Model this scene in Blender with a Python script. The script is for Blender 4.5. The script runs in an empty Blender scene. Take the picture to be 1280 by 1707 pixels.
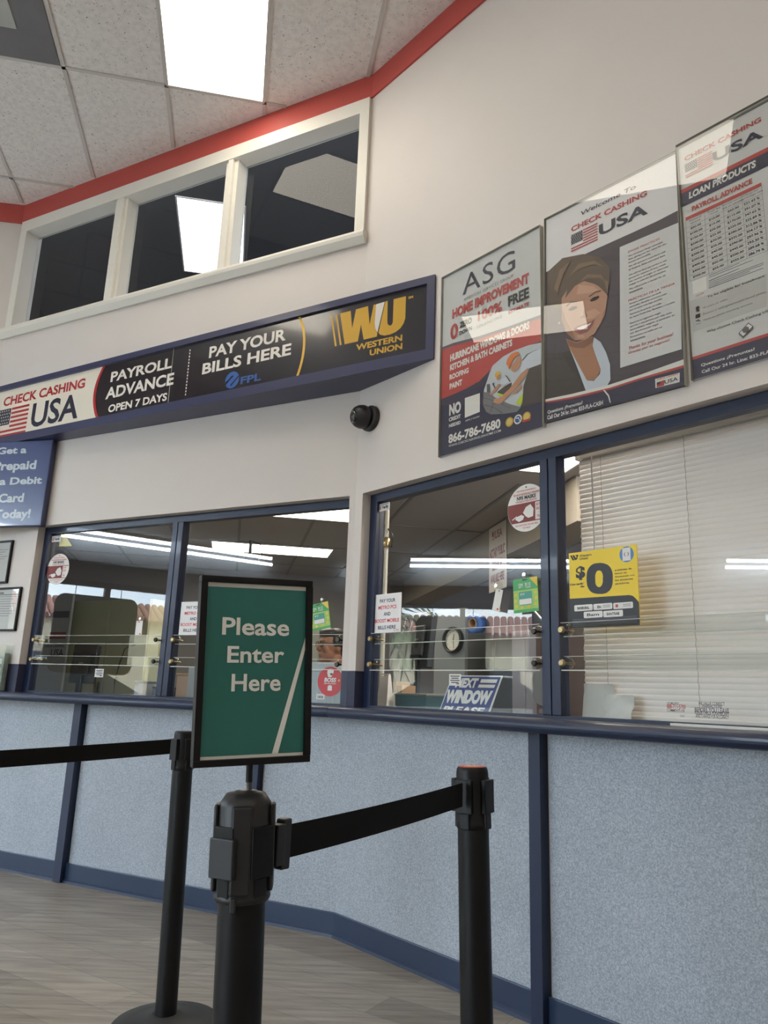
import bpy, bmesh, math, random
from mathutils import Vector, Matrix
R = math.radians
SC = bpy.context.scene
COL = SC.collection
random.seed(7)

# ---------------------------------------------------------------- camera, world, sun, exposure
cam = bpy.data.cameras.new('camera')
cam.sensor_fit = 'VERTICAL'; cam.sensor_height = 36.0
cam.lens = 36.0 * 1254.46246 / 1707.0
cam.clip_start = 0.02
camo = bpy.data.objects.new('camera', cam); COL.objects.link(camo)
camo.matrix_world = (Matrix.Translation((0, 0, 1.1)) @ Matrix.Rotation(R(90 + 13.56837), 4, 'X') @ Matrix.Rotation(R(2.03599), 4, 'Z'))
SC.camera = camo

world = bpy.data.worlds.new('world'); SC.world = world; world.use_nodes = True
wn = world.node_tree.nodes; wl = world.node_tree.links
bg = wn['Background']; bg.inputs['Strength'].default_value = 8.6
tc = wn.new('ShaderNodeTexCoord'); ns = wn.new('ShaderNodeTexNoise'); ns.inputs['Scale'].default_value = 3.0; ns.inputs['Detail'].default_value = 5
rp = wn.new('ShaderNodeValToRGB'); rp.color_ramp.elements[0].color = (.72, .82, 1, 1); rp.color_ramp.elements[1].color = (.97, .98, 1, 1)
rp.color_ramp.elements[0].position = .4; rp.color_ramp.elements[1].position = .62
wl.new(tc.outputs['Generated'], ns.inputs['Vector']); wl.new(ns.outputs['Fac'], rp.inputs['Fac']); wl.new(rp.outputs['Color'], bg.inputs['Color'])
sun = bpy.data.lights.new('sun', 'SUN'); sun.energy = 5.0; sun.angle = R(.6); sun.color = (1, .95, .86)
suno = bpy.data.objects.new('sun', sun); COL.objects.link(suno); suno.rotation_euler = (R(28), R(22), 0)

vs = SC.view_settings
vs.view_transform = 'Standard'; vs.look = 'None'; vs.gamma = 1.0; vs.use_curve_mapping = False
vs.exposure = 0.98
TROFFER = 3.9        # radiance of the ceiling light diffusers
TUBE = 32.0
LOBBY_H = 4.774
try:
    SC.cycles.max_bounces = 12; SC.cycles.transparent_max_bounces = 24; SC.cycles.diffuse_bounces = 5; SC.cycles.glossy_bounces = 4
    SC.cycles.sample_clamp_indirect = 6.0; SC.cycles.caustics_reflective = False; SC.cycles.caustics_refractive = False
    SC.cycles.use_denoising = True
except Exception: pass

# ---------------------------------------------------------------- helpers
def lin(c):
    return tuple(((x/255.0)/12.92 if x/255.0 <= .04045 else ((x/255.0+.055)/1.055)**2.4) for x in c) + (1.0,)
MATS = {}
def mat(name, rgb, rough=.5, metal=0.0, coat=0.0, emit=0.0, vary=0.0, vscale=8.0, bump=0.0, bscale=60.0, spec=.5):
    if name in MATS: return MATS[name]
    m = bpy.data.materials.new(name); m.use_nodes = True
    n = m.node_tree.nodes; l = m.node_tree.links; b = n['Principled BSDF']
    c = lin(rgb); b.inputs['Base Color'].default_value = c
    b.inputs['Roughness'].default_value = rough; b.inputs['Metallic'].default_value = metal
    b.inputs['Coat Weight'].default_value = coat; b.inputs['Coat Roughness'].default_value = .06
    b.inputs['Specular IOR Level'].default_value = spec
    if emit:
        b.inputs['Emission Color'].default_value = c; b.inputs['Emission Strength'].default_value = emit
    if vary or bump:
        t = n.new('ShaderNodeTexCoord')
    if vary:
        ns = n.new('ShaderNodeTexNoise'); ns.inputs['Scale'].default_value = vscale; ns.inputs['Detail'].default_value = 6
        l.new(t.outputs['Object'], ns.inputs['Vector'])
        mx = n.new('ShaderNodeMix'); mx.data_type = 'RGBA'
        mx.inputs[6].default_value = tuple(x*(1-vary) for x in c[:3])+(1,); mx.inputs[7].default_value = tuple(min(1, x*(1+vary)) for x in c[:3])+(1,)
        l.new(ns.outputs['Fac'], mx.inputs[0]); l.new(mx.outputs[2], b.inputs['Base Color'])
    if bump:
        n2 = n.new('ShaderNodeTexNoise'); n2.inputs['Scale'].default_value = bscale; n2.inputs['Detail'].default_value = 4
        l.new(t.outputs['Object'], n2.inputs['Vector'])
        bp = n.new('ShaderNodeBump'); bp.inputs['Strength'].default_value = bump; bp.inputs['Distance'].default_value = .004
        l.new(n2.outputs['Fac'], bp.inputs['Height']); l.new(bp.outputs['Normal'], b.inputs['Normal'])
    MATS[name] = m
    return m
def glass_mat(name, tint, ior=1.5, rough=0.0, haze=0.0):
    """clear sheet: what is behind it shows through the tint, its front face mirrors by Fresnel"""
    m = bpy.data.materials.new(name); m.use_nodes = True
    n = m.node_tree.nodes; l = m.node_tree.links; n.remove(n['Principled BSDF'])
    tr = n.new('ShaderNodeBsdfTransparent'); tr.inputs['Color'].default_value = tuple(tint)+(1,)
    gl = n.new('ShaderNodeBsdfGlossy'); gl.inputs['Roughness'].default_value = rough; gl.inputs['Color'].default_value = (1, 1, 1, 1)
    fr = n.new('ShaderNodeFresnel'); fr.inputs['IOR'].default_value = ior
    ge = n.new('ShaderNodeNewGeometry')
    iv = n.new('ShaderNodeMath'); iv.operation = 'SUBTRACT'; iv.inputs[0].default_value = 1.0; l.new(ge.outputs['Backfacing'], iv.inputs[1])
    mu = n.new('ShaderNodeMath'); mu.operation = 'MULTIPLY'; l.new(fr.outputs[0], mu.inputs[0]); l.new(iv.outputs[0], mu.inputs[1])
    mx = n.new('ShaderNodeMixShader'); l.new(mu.outputs[0], mx.inputs[0]); 
    last = tr
    if haze:
        df = n.new('ShaderNodeBsdfDiffuse'); df.inputs['Color'].default_value = (.8, .84, .86, 1)
        m2 = n.new('ShaderNodeMixShader'); m2.inputs[0].default_value = haze
        l.new(tr.outputs[0], m2.inputs[1]); l.new(df.outputs[0], m2.inputs[2]); last = m2
    l.new(last.outputs[0], mx.inputs[1]); l.new(gl.outputs[0], mx.inputs[2])
    l.new(mx.outputs[0], n['Material Output'].inputs['Surface'])
    MATS[name] = m
    return m

class MB:
    """collects shapes and links them as ONE mesh object"""
    def __init__(s): s.v = []; s.f = []; s.mi = []; s.sm = []
    def add(s, vs, fs, mi=0, smooth=False, M=None):
        o = len(s.v)
        s.v += [tuple(M @ Vector(v)) if M is not None else tuple(v) for v in vs]
        s.f += [tuple(i+o for i in f) for f in fs]; s.mi += [mi]*len(fs); s.sm += [smooth]*len(fs)
        return s
    def hexa(s, p, mi=0, M=None):  # 8 corners: bottom ring 4, top ring 4
        return s.add(p, [(3,2,1,0),(4,5,6,7),(0,1,5,4),(1,2,6,5),(2,3,7,6),(3,0,4,7)], mi, False, M)
    def box(s, x0, x1, y0, y1, z0, z1, mi=0, M=None, bev=0.0):
        if bev:
            bm = bmesh.new(); bmesh.ops.create_cube(bm, size=1)
            for v in bm.verts: v.co = Vector(((x0+x1)/2+v.co.x*(x1-x0), (y0+y1)/2+v.co.y*(y1-y0), (z0+z1)/2+v.co.z*(z1-z0)))
            bmesh.ops.bevel(bm, geom=bm.edges[:], offset=bev, segments=2, affect='EDGES', profile=.5)
            bm.verts.index_update()
            s.add([v.co.copy() for v in bm.verts], [[v.index for v in f.verts] for f in bm.faces], mi, False, M); bm.free(); return s
        return s.hexa([(x0,y0,z0),(x1,y0,z0),(x1,y1,z0),(x0,y1,z0),(x0,y0,z1),(x1,y0,z1),(x1,y1,z1),(x0,y1,z1)], mi, M)
    def prism(s, pts, z0, z1, mi=0, M=None, smooth=False):  # polygon in xy, raised along z
        n = len(pts)
        vs = [(x,y,z0) for x,y in pts]+[(x,y,z1) for x,y in pts]
        s.add(vs, [tuple(range(n))[::-1], tuple(range(n, 2*n))], mi, False, M)
        return s.add(vs, [(i,(i+1)%n,(i+1)%n+n,i+n) for i in range(n)], mi, smooth, M)
    def lathe(s, prof, seg=32, mi=0, M=None, smooth=True, cap=True):  # (r, z) profile about z
        vs = []; fs = []
        for r, z in prof:
            for k in range(seg):
                a = 2*math.pi*k/seg; vs.append((r*math.cos(a), r*math.sin(a), z))
        for i in range(len(prof)-1):
            for k in range(seg):
                fs.append((i*seg+k, i*seg+(k+1)%seg, (i+1)*seg+(k+1)%seg, (i+1)*seg+k))
        s.add(vs, fs, mi, smooth, M)
        if cap: s.add(vs[:seg], [tuple(range(seg))[::-1]], mi, False, M); s.add(vs[-seg:], [tuple(range(seg))], mi, False, M)
        return s
    def tube(s, pts, r, seg=12, mi=0, M=None):
        pts = [Vector(q) for q in pts]; vs = []; fs = []; rr = r if isinstance(r, (list, tuple)) else [r]*len(pts)
        up = Vector((0,0,1))
        for i, q in enumerate(pts):
            t = (pts[min(i+1, len(pts)-1)]-pts[max(i-1, 0)]).normalized()
            a = t.cross(up); a = a.normalized() if a.length > 1e-3 else t.cross(Vector((1,0,0))).normalized()
            b = t.cross(a)
            for k in range(seg):
                w = 2*math.pi*k/seg; vs.append(q+(a*math.cos(w)+b*math.sin(w))*rr[i])
        for i in range(len(pts)-1):
            for k in range(seg): fs.append((i*seg+k, i*seg+(k+1)%seg, (i+1)*seg+(k+1)%seg, (i+1)*seg+k))
        s.add(vs, fs, mi, True, M)
        n = len(vs); s.add(vs[:seg], [tuple(range(seg))[::-1]], mi, False, M); s.add(vs[n-seg:], [tuple(range(seg))], mi, False, M)
        return s
    def ball(s, c, r, seg=20, rings=12, mi=0, M=None):
        rx, ry, rz = r if isinstance(r, (list, tuple)) else (r, r, r); vs = []; fs = []
        for i in range(rings+1):
            th = math.pi*i/rings
            for k in range(seg):
                a = 2*math.pi*k/seg
                vs.append((c[0]+rx*math.sin(th)*math.cos(a), c[1]+ry*math.sin(th)*math.sin(a), c[2]-rz*math.cos(th)))
        for i in range(rings):
            for k in range(seg): fs.append((i*seg+k, i*seg+(k+1)%seg, (i+1)*seg+(k+1)%seg, (i+1)*seg+k))
        return s.add(vs, fs, mi, True, M)
    def build(s, name, m, parent=None, loc=None, rot=None, weld=False):
        me = bpy.data.meshes.new(name); me.from_pydata(s.v, [], s.f); 
        for q in (m if isinstance(m, (list, tuple)) else [m]): me.materials.append(q)
        me.polygons.foreach_set('material_index', s.mi); me.polygons.foreach_set('use_smooth', s.sm)
        if weld:
            bm = bmesh.new(); bm.from_mesh(me); bmesh.ops.remove_doubles(bm, verts=bm.verts, dist=1e-5); bmesh.ops.recalc_face_normals(bm, faces=bm.faces); bm.to_mesh(me); bm.free()
        me.update(); o = bpy.data.objects.new(name, me); COL.objects.link(o)
        if parent: o.parent = parent
        if loc is not None: o.location = loc
        if rot is not None: o.rotation_euler = rot
        return o
def tag(o, label, cat, group=None, kind=None):
    o['label'] = label; o['category'] = cat
    if group: o['group'] = group
    if kind: o['kind'] = kind
    return o
def empty(name, loc=(0,0,0), rot=(0,0,0)):
    o = bpy.data.objects.new(name, None); COL.objects.link(o); o.location = loc; o.rotation_euler = rot; o.empty_display_size = .05
    return o
def thing(name, label, cat, loc=(0,0,0), rot=(0,0,0), group=None): return tag(empty(name, loc, rot), label, cat, group)
def structure(o): o['kind'] = 'structure'; return o

# the plan: walls C, A and B turn around the teller room; s runs along a wall to the right, off is the distance into the lobby
CORNER = (-0.1532, 3.85305)
AZ_A = R(-27.13158); AZ_B = R(-49.36238); AZ_C = R(8.0)
def wpt(s, off, z, az, o=CORNER):
    return Vector((o[0]+math.cos(az)*s+math.sin(az)*off, o[1]+math.sin(az)*s-math.cos(az)*off, z))
A_LEN = 3.13
COR_AC = tuple(wpt(-A_LEN, 0, 0, AZ_A)[:2])
def A(s, z, off=0): return wpt(s, off, z, AZ_A)
def B(s, z, off=0): return wpt(s, off, z, AZ_B)
def Cw(s, z, off=0): return wpt(s, off, z, AZ_C, COR_AC)
GT = R(10.8)   # the ceiling grid is turned this far
def grid(gx, gy, z): return Vector((math.cos(GT)*gx-math.sin(GT)*gy, math.sin(GT)*gx+math.cos(GT)*gy, z))

def text_mesh(string, bold=0.0, shear=0.0, spacing=1.0):
    cu = bpy.data.curves.new('lettering', 'FONT'); cu.body = string; cu.size = 1.0; cu.offset = bold; cu.shear = shear
    cu.resolution_u = 3; cu.space_character = spacing; cu.fill_mode = 'BOTH'
    ob = bpy.data.objects.new('lettering', cu); COL.objects.link(ob)
    me = bpy.data.meshes.new_from_object(ob)
    bpy.data.objects.remove(ob); bpy.data.curves.remove(cu)
    return me
EPS = .0007
class Print:
    """flat printed artwork on an upright face: x = s, z = height, both measured from the wall's origin; layers stack towards the viewer"""
    def __init__(s, root, s0, z0, face=0.0): s.r = root; s.s0 = s0; s.z0 = z0; s.y = face; s.n = 0
    def q(s, P): return (P[0]-s.s0, P[1]-s.z0)
    def poly(s, name, pts, m, layer=1, parent=None):
        pts = [s.q(P) for P in pts]
        area = sum(pts[i][0]*pts[(i+1)%len(pts)][1]-pts[(i+1)%len(pts)][0]*pts[i][1] for i in range(len(pts)))
        if area < 0: pts = pts[::-1]
        y = s.y-layer*EPS
        b = MB(); b.add([(x, y, z) for x, z in pts], [tuple(range(len(pts)))])
        return b.build(name, m, parent or s.r)
    def polys(s, name, lists, m, layer=1, parent=None):
        b = MB(); y = s.y-layer*EPS
        for pts in lists:
            pts = [s.q(P) for P in pts]
            area = sum(pts[i][0]*pts[(i+1)%len(pts)][1]-pts[(i+1)%len(pts)][0]*pts[i][1] for i in range(len(pts)))
            if area < 0: pts = pts[::-1]
            b.add([(x, y, z) for x, z in pts], [tuple(range(len(pts)))])
        return b.build(name, m, parent or s.r)
    def disc(s, name, c, r, m, layer=1, parent=None, rz=None, n=40):
        rz = rz or r
        return s.poly(name, [(c[0]+r*math.cos(2*math.pi*k/n), c[1]+rz*math.sin(2*math.pi*k/n)) for k in range(n)], m, layer, parent)
    def text(s, string, box, m, layer=2, bold=0.0, shear=0.0, name='lettering', parent=None, spacing=1.0, skew=0.0):
        return s.texts([(string, box)], m, layer, bold, shear, name, parent, spacing, skew)
    def texts(s, items, m, layer=2, bold=0.0, shear=0.0, name='lettering', parent=None, spacing=1.0, skew=0.0, joined=False):
        """several lines of one colour as one printed layer; each line fills its own box (s0, z0, s1, z1)"""
        if not joined:
            for it in items: o = s.texts([it], m, layer, bold, shear, name, parent, spacing, skew, True)
            return o
        b = MB(); y = s.y-layer*EPS
        for string, (a0, c0, a1, c1) in items:
            me = text_mesh(string, 0, shear, spacing)
            w_ = max(v.co.x for v in me.vertices)-min(v.co.x for v in me.vertices); h_ = max(v.co.y for v in me.vertices)-min(v.co.y for v in me.vertices)
            if bold:
                bpy.data.meshes.remove(me); me = text_mesh(string, bold*min(2.0, max(1.0, ((c1-c0)/h_)/((a1-a0)/w_))), shear, spacing)
            xs = [v.co.x for v in me.vertices]; zs = [v.co.y for v in me.vertices]
            if not xs: continue
            x0, x1, z0, z1 = min(xs), max(xs), min(zs), max(zs)
            vs = []
            for v in me.vertices:
                u = (v.co.x-x0)/(x1-x0); w = (v.co.y-z0)/(z1-z0)
                vs.append((a0+u*(a1-a0)-s.s0, y, c0+w*(c1-c0)+skew*u*(a1-a0)-s.z0))
            fs = [tuple(p.vertices) for p in me.polygons]
            b.add(vs, fs); bpy.data.meshes.remove(me)
        # every face looks at the lobby (local -y)
        for i, f in enumerate(b.f):
            p0, p1, p2 = (Vector(b.v[f[k]]) for k in (0, 1, 2))
            if (p1-p0).cross(p2-p0).y > 0: b.f[i] = f[::-1]
        return b.build(name, m, parent or s.r)
    def flag(s, box, layer=3, name='flag', parent=None, skew=0.0, mr=None, mw=None, mb=None):
        a0, c0, a1, c1 = box; w = a1-a0; hh = c1-c0
        sk = lambda x, z: (x, z+skew*(x-a0))
        def rect(x0, z0, x1, z1): return [sk(x0, z0), sk(x1, z0), sk(x1, z1), sk(x0, z1)]
        f = s.polys(name, [rect(a0 if k > 4 else a0+w*.46, c1-hh*(k*2+1)/13, a1, c1-hh*(k*2)/13) for k in range(7)], mr, layer, parent)
        s.polys('canton', [rect(a0, c1-hh*.58, a0+w*.44, c1)], mb, layer, f)
        st = []
        for i in range(5):
            for j in range(6):
                cx = a0+w*.44*(j+.5+(.25 if i % 2 else -.1))/6.4; cz = c1-hh*.58*(i+.6)/5.2; r = w*.017
                st.append([sk(cx+r*math.cos(q*1.2566), cz+r*math.sin(q*1.2566)) for q in range(5)])
        s.polys('stars', st, mw, layer+1, f)
        return f
def on_wall(name, label, cat, s, z, az, off=0.0, group=None, roll=0.0, tilt=0.0, o=CORNER):
    t = thing(name, label, cat, wpt(s, off, z, az, o), (0, 0, 0), group)
    t.rotation_mode = 'QUATERNION'
    t.rotation_quaternion = (Matrix.Rotation(az, 4, 'Z') @ Matrix.Rotation(tilt, 4, 'X') @ Matrix.Rotation(roll, 4, 'Y')).to_quaternion()
    return t

# ---------------------------------------------------------------- materials
wall_m = mat('wall_paint', (212, 204, 198), .55, vary=.03, vscale=3, bump=.12, bscale=90)
navy = mat('navy_paint', (24, 36, 64), .42, coat=.08)
navy_wall = mat('navy_wall_paint', (45, 48, 72), .5)
red_m = mat('red_band_paint', (182, 76, 68), .5, vary=.05)
white_trim = mat('white_trim_paint', (222, 218, 208), .4)
grid_m = mat('ceiling_grid_metal', (196, 190, 184), .5)
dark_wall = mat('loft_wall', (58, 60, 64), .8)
teller_wall = mat('teller_wall', (116, 115, 116), .7, vary=.04)
teller_ceil = mat('teller_ceiling', (158, 155, 156), .8, vary=.05, vscale=30)
black = mat('black_powder_coat', (9, 9, 11), .45, spec=.3, vary=.2, vscale=20)
belt_m = mat('black_webbing', (8, 8, 9), .75, spec=.25)
chrome = mat('chrome', (200, 198, 190), .18, metal=1.0)
dark_bolt = mat('dark_bolt', (58, 54, 50), .3, metal=.8)
brass = mat('aged_brass', (170, 150, 110), .3, metal=1.0)
steel = mat('brushed_steel', (170, 172, 176), .35, metal=1.0)
pane_m = glass_mat('tinted_glass', (.965, .972, .97), 1.6)
clear_m = glass_mat('clear_acrylic', (.93, .94, .93), 1.45)
shop_glass = glass_mat('storefront_glass', (.86, .9, .89), 1.5)
cover_m = glass_mat('poster_cover', (.97, .97, .96), 1.5)
frost_m = glass_mat('frosted_acrylic', (.75, .8, .82), 1.45, .25, .45)
edge_m = mat('polished_acrylic_edge', (214, 216, 208), .2, coat=.5)
black_p = mat('print_black', (34, 33, 36), .5)
white_p = mat('print_white', (226, 224, 220), .5)
offwhite_p = mat('print_offwhite', (222, 214, 200), .45)
grey_p = mat('print_grey', (196, 196, 196), .5)
navy_p = mat('print_navy', (52, 50, 74), .5)
ink_navy = mat('print_ink_navy', (45, 44, 66), .5)
red_p = mat('print_red', (184, 66, 62), .5)
midgrey_p = mat('print_mid_grey', (105, 102, 108), .5)

def floor_mat():
    m = bpy.data.materials.new('vinyl_plank_floor'); m.use_nodes = True
    n = m.node_tree.nodes; l = m.node_tree.links; b = n['Principled BSDF']
    t = n.new('ShaderNodeTexCoord'); mp = n.new('ShaderNodeMapping'); mp.inputs['Rotation'].default_value = (0, 0, R(33)); l.new(t.outputs['Object'], mp.inputs['Vector'])
    br = n.new('ShaderNodeTexBrick'); br.inputs['Scale'].default_value = 1.0; br.inputs['Brick Width'].default_value = 1.2; br.inputs['Row Height'].default_value = .18
    br.inputs['Mortar Size'].default_value = .0012; br.inputs['Mortar Smooth'].default_value = .3; br.offset = .37; br.inputs['Bias'].default_value = 0.0
    br.inputs['Color1'].default_value = lin((164, 156, 147)); br.inputs['Color2'].default_value = lin((138, 130, 122)); br.inputs['Mortar'].default_value = lin((110, 104, 98))
    l.new(mp.outputs[0], br.inputs['Vector'])
    m2 = n.new('ShaderNodeMapping'); m2.inputs['Rotation'].default_value = (0, 0, R(33)); m2.inputs['Scale'].default_value = (1.4, 16, 1); l.new(t.outputs['Object'], m2.inputs['Vector'])
    ns = n.new('ShaderNodeTexNoise'); ns.inputs['Scale'].default_value = 2.0; ns.inputs['Detail'].default_value = 8; ns.inputs['Roughness'].default_value = .65; l.new(m2.outputs[0], ns.inputs['Vector'])
    rp = n.new('ShaderNodeValToRGB'); rp.color_ramp.elements[0].position = .3; rp.color_ramp.elements[1].position = .72
    rp.color_ramp.elements[0].color = (.55, .53, .5, 1); rp.color_ramp.elements[1].color = (1.25, 1.24, 1.22, 1); l.new(ns.outputs['Fac'], rp.inputs['Fac'])
    mx = n.new('ShaderNodeMix'); mx.data_type = 'RGBA'; mx.blend_type = 'MULTIPLY'; mx.inputs[0].default_value = 1.0
    l.new(br.outputs['Color'], mx.inputs[6]); l.new(rp.outputs['Color'], mx.inputs[7]); l.new(mx.outputs[2], b.inputs['Base Color'])
    b.inputs['Roughness'].default_value = .42
    return m
def laminate_mat():
    m = bpy.data.materials.new('speckled_laminate'); m.use_nodes = True
    n = m.node_tree.nodes; l = m.node_tree.links; b = n['Principled BSDF']
    t = n.new('ShaderNodeTexCoord')
    ns = n.new('ShaderNodeTexNoise'); ns.inputs['Scale'].default_value = 210; ns.inputs['Detail'].default_value = 3; ns.inputs['Roughness'].default_value = .7; l.new(t.outputs['Object'], ns.inputs['Vector'])
    rp = n.new('ShaderNodeValToRGB'); e = rp.color_ramp.elements
    e[0].position = .34; e[0].color = lin((140, 150, 160)); e[1].position = .68; e[1].color = lin((200, 206, 214))
    k = e.new(.5); k.color = lin((168, 176, 187))
    l.new(ns.outputs['Fac'], rp.inputs['Fac'])
    n2 = n.new('ShaderNodeTexNoise'); n2.inputs['Scale'].default_value = 3; n2.inputs['Detail'].default_value = 5; l.new(t.outputs['Object'], n2.inputs['Vector'])
    mx = n.new('ShaderNodeMix'); mx.data_type = 'RGBA'; mx.blend_type = 'MULTIPLY'; mx.inputs[0].default_value = .25
    l.new(rp.outputs['Color'], mx.inputs[6]); l.new(n2.outputs['Fac'], mx.inputs[7]); l.new(mx.outputs[2], b.inputs['Base Color'])
    b.inputs['Roughness'].default_value = .38
    return m
def tile_mat():
    m = bpy.data.materials.new('mineral_fibre_tile'); m.use_nodes = True
    n = m.node_tree.nodes; l = m.node_tree.links; b = n['Principled BSDF']
    t = n.new('ShaderNodeTexCoord')
    vo = n.new('ShaderNodeTexNoise'); vo.inputs['Scale'].default_value = 95; vo.inputs['Detail'].default_value = 2; vo.inputs['Roughness'].default_value = .5; l.new(t.outputs['Object'], vo.inputs['Vector'])
    rp = n.new('ShaderNodeValToRGB'); e = rp.color_ramp.elements
    e[0].position = .285; e[0].color = lin((92, 86, 84)); e[1].position = .325; e[1].color = lin((228, 222, 216)); l.new(vo.outputs['Fac'], rp.inputs['Fac'])
    n2 = n.new('ShaderNodeTexNoise'); n2.inputs['Scale'].default_value = 30; n2.inputs['Detail'].default_value = 5; l.new(t.outputs['Object'], n2.inputs['Vector'])
    r2 = n.new('ShaderNodeValToRGB'); r2.color_ramp.elements[0].color = (.86, .86, .86, 1); r2.color_ramp.elements[0].position = .3; l.new(n2.outputs['Fac'], r2.inputs['Fac']); r2.color_ramp.elements[1].position = .6
    mx = n.new('ShaderNodeMix'); mx.data_type = 'RGBA'; mx.blend_type = 'MULTIPLY'; mx.inputs[0].default_value = 1
    l.new(rp.outputs['Color'], mx.inputs[6]); l.new(r2.outputs['Color'], mx.inputs[7]); l.new(mx.outputs[2], b.inputs['Base Color'])
    b.inputs['Roughness'].default_value = .85
    return m

# ---------------------------------------------------------------- the room shell
XW = -5.6; YS = -3.5           # storefront plane and rear wall
B_LEN = 4.0
pAC = Vector((*COR_AC, 0)); p0 = Vector((*CORNER, 0)); pB = B(B_LEN, 0)
C_LEN = (pAC.x-XW)/math.cos(AZ_C); pC = Cw(-C_LEN, 0)
lobby = [pC, pAC, p0, pB, Vector((pB.x, YS, 0)), Vector((XW, YS, 0))]

# the indoor floor stops at the storefront; outside is asphalt
b = MB(); b.add([(XW-.1, YS-.1, 0), (7, YS-.1, 0), (7, 11.5, 0), (XW-.1, 11.5, 0)], [(0, 1, 2, 3)])
structure(b.build('floor', floor_mat()))
b = MB(); b.add([(-60, -40, -.02), (XW-.1, -40, -.02), (XW-.1, 40, -.02), (-60, 40, -.02)], [(0, 1, 2, 3)])
structure(b.build('ground', mat('asphalt', (120, 118, 114), .9, vary=.1)))
b = MB(); b.add([(q.x, q.y, LOBBY_H) for q in lobby][::-1], [tuple(range(6))])
b.add([(q.x, q.y, LOBBY_H+.1) for q in lobby], [tuple(range(6))][::-1])
structure(b.build('ceiling', tile_mat()))
# exposed T-bar grid
PX, PY, GX0, GY0 = .612, 1.2, -.69, 4.19
b = MB()
def inside(q):
    n = len(lobby)
    for i in range(n):
        a, c = lobby[i], lobby[(i+1) % n]
        if (c.x-a.x)*(q.y-a.y)-(c.y-a.y)*(q.x-a.x) > -.005: return False
    return True
LAMPS = ((-.69, 2.99, -.078, 4.19), (-3.138, 2.79, -2.526, 3.99), (-1.06, 1.68, -.448, 2.88), (-3.75, -.61, -3.138, .59), (-1.302, -1.81, -.69, -.61), (1.146, -1.81, 1.758, -.61))   # ceiling lights in grid units, those behind the camera added
def grid_bar(gx0, gy0, gx1, gy1, w=.012):
    # clip the bar to the lobby
    N = 240; run = None
    P0, P1 = Vector((gx0, gy0)), Vector((gx1, gy1))
    ok = [inside(grid(*(P0.lerp(P1, k/N)), 0)) for k in range(N+1)]
    for k in range(N+1):
        q = P0.lerp(P1, k/N)
        if any(a0+.02 < q.x < a1-.02 and c0+.02 < q.y < c1-.02 for a0, c0, a1, c1 in LAMPS): ok[k] = False
    k = 0
    while k <= N:
        if ok[k]:
            e = k
            while e < N and ok[e+1]: e += 1
            if e > k: bar_piece(P0.lerp(P1, k/N), P0.lerp(P1, e/N), w)
            k = e
        k += 1
def bar_piece(S, E, w):
    d = (E-S).normalized(); nn = Vector((-d.y, d.x))
    pts = [grid(*(S-nn*w), 0), grid(*(E-nn*w), 0), grid(*(E+nn*w), 0), grid(*(S+nn*w), 0)]
    b.prism([(q.x, q.y) for q in pts], LOBBY_H-.007, LOBBY_H)
for i in range(-9, 7): grid_bar(GX0+PX*i, -4.2, GX0+PX*i, 7.0)
for j in range(-7, 3): grid_bar(-7, GY0+PY*j, 4, GY0+PY*j)
structure(b.build('trim_1', grid_m))

TH = .12
def wall_piece(b, P, s0, s1, z0, z1, m0=0.0, m1=0.0, mi=0, o0=0.0, o1=-TH):
    """block of wall between two s; m0/m1 lengthen its back to close the mitres at the corners"""
    b.hexa([P(s0, z0, o0), P(s1, z0, o0), P(s1+m1, z0, o1), P(s0-m0, z0, o1), P(s0, z1, o0), P(s1, z1, o0), P(s1+m1, z1, o1), P(s0-m0, z1, o1)], mi)
mB = math.tan((AZ_A-AZ_B)/2)*TH; mC = math.tan((AZ_C-AZ_A)/2)*TH
SILL, HEAD = 1.03, 2.115
UW0, UW1, UZ0, UZ1 = -3.035, -.075, 3.665, 4.545     # clerestory opening
OA0, OA1 = -2.43, -.036                              # teller window openings
OB0, OB1 = .06, 2.40
DADO = 1.205
b = MB()
wall_piece(b, A, -A_LEN, 0, 0, 1.0, mC, mB)
wall_piece(b, A, -A_LEN, OA0, 1.0, DADO, mC, 0, 1); wall_piece(b, A, -A_LEN, OA0, DADO, HEAD, mC, 0)
wall_piece(b, A, OA1, 0, 1.0, DADO, 0, mB, 1); wall_piece(b, A, OA1, 0, DADO, HEAD, 0, mB)
wall_piece(b, A, -A_LEN, 0, HEAD, UZ0, mC, mB)
wall_piece(b, A, -A_LEN, UW0, UZ0, UZ1, mC, 0); wall_piece(b, A, UW1, 0, UZ0, UZ1, 0, mB)
wall_piece(b, A, -A_LEN, 0, UZ1, LOBBY_H, mC, mB)
structure(b.build('wall_left', [wall_m, navy_wall]))
b = MB()
wall_piece(b, B, 0, B_LEN, 0, 1.0, mB, 0)
wall_piece(b, B, 0, OB0, 1.0, DADO, mB, 0, 1); wall_piece(b, B, 0, OB0, DADO, HEAD, mB, 0)
wall_piece(b, B, OB1, B_LEN, 1.0, DADO, 0, 0, 1); wall_piece(b, B, OB1, B_LEN, DADO, HEAD)
wall_piece(b, B, 0, B_LEN, HEAD, LOBBY_H, mB, 0)
structure(b.build('wall_right', [wall_m, navy_wall]))
b = MB(); wall_piece(b, Cw, -C_LEN, 0, 0, LOBBY_H, 0, mC); structure(b.build('wall_far_left', wall_m))
b = MB(); b.box(pB.x, pB.x+.12, YS, pB.y, 0, LOBBY_H); structure(b.build('wall_side', wall_m))
b = MB(); b.box(XW, pB.x+.12, YS-.12, YS, 0, LOBBY_H); structure(b.build('wall_rear', wall_m))
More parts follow.
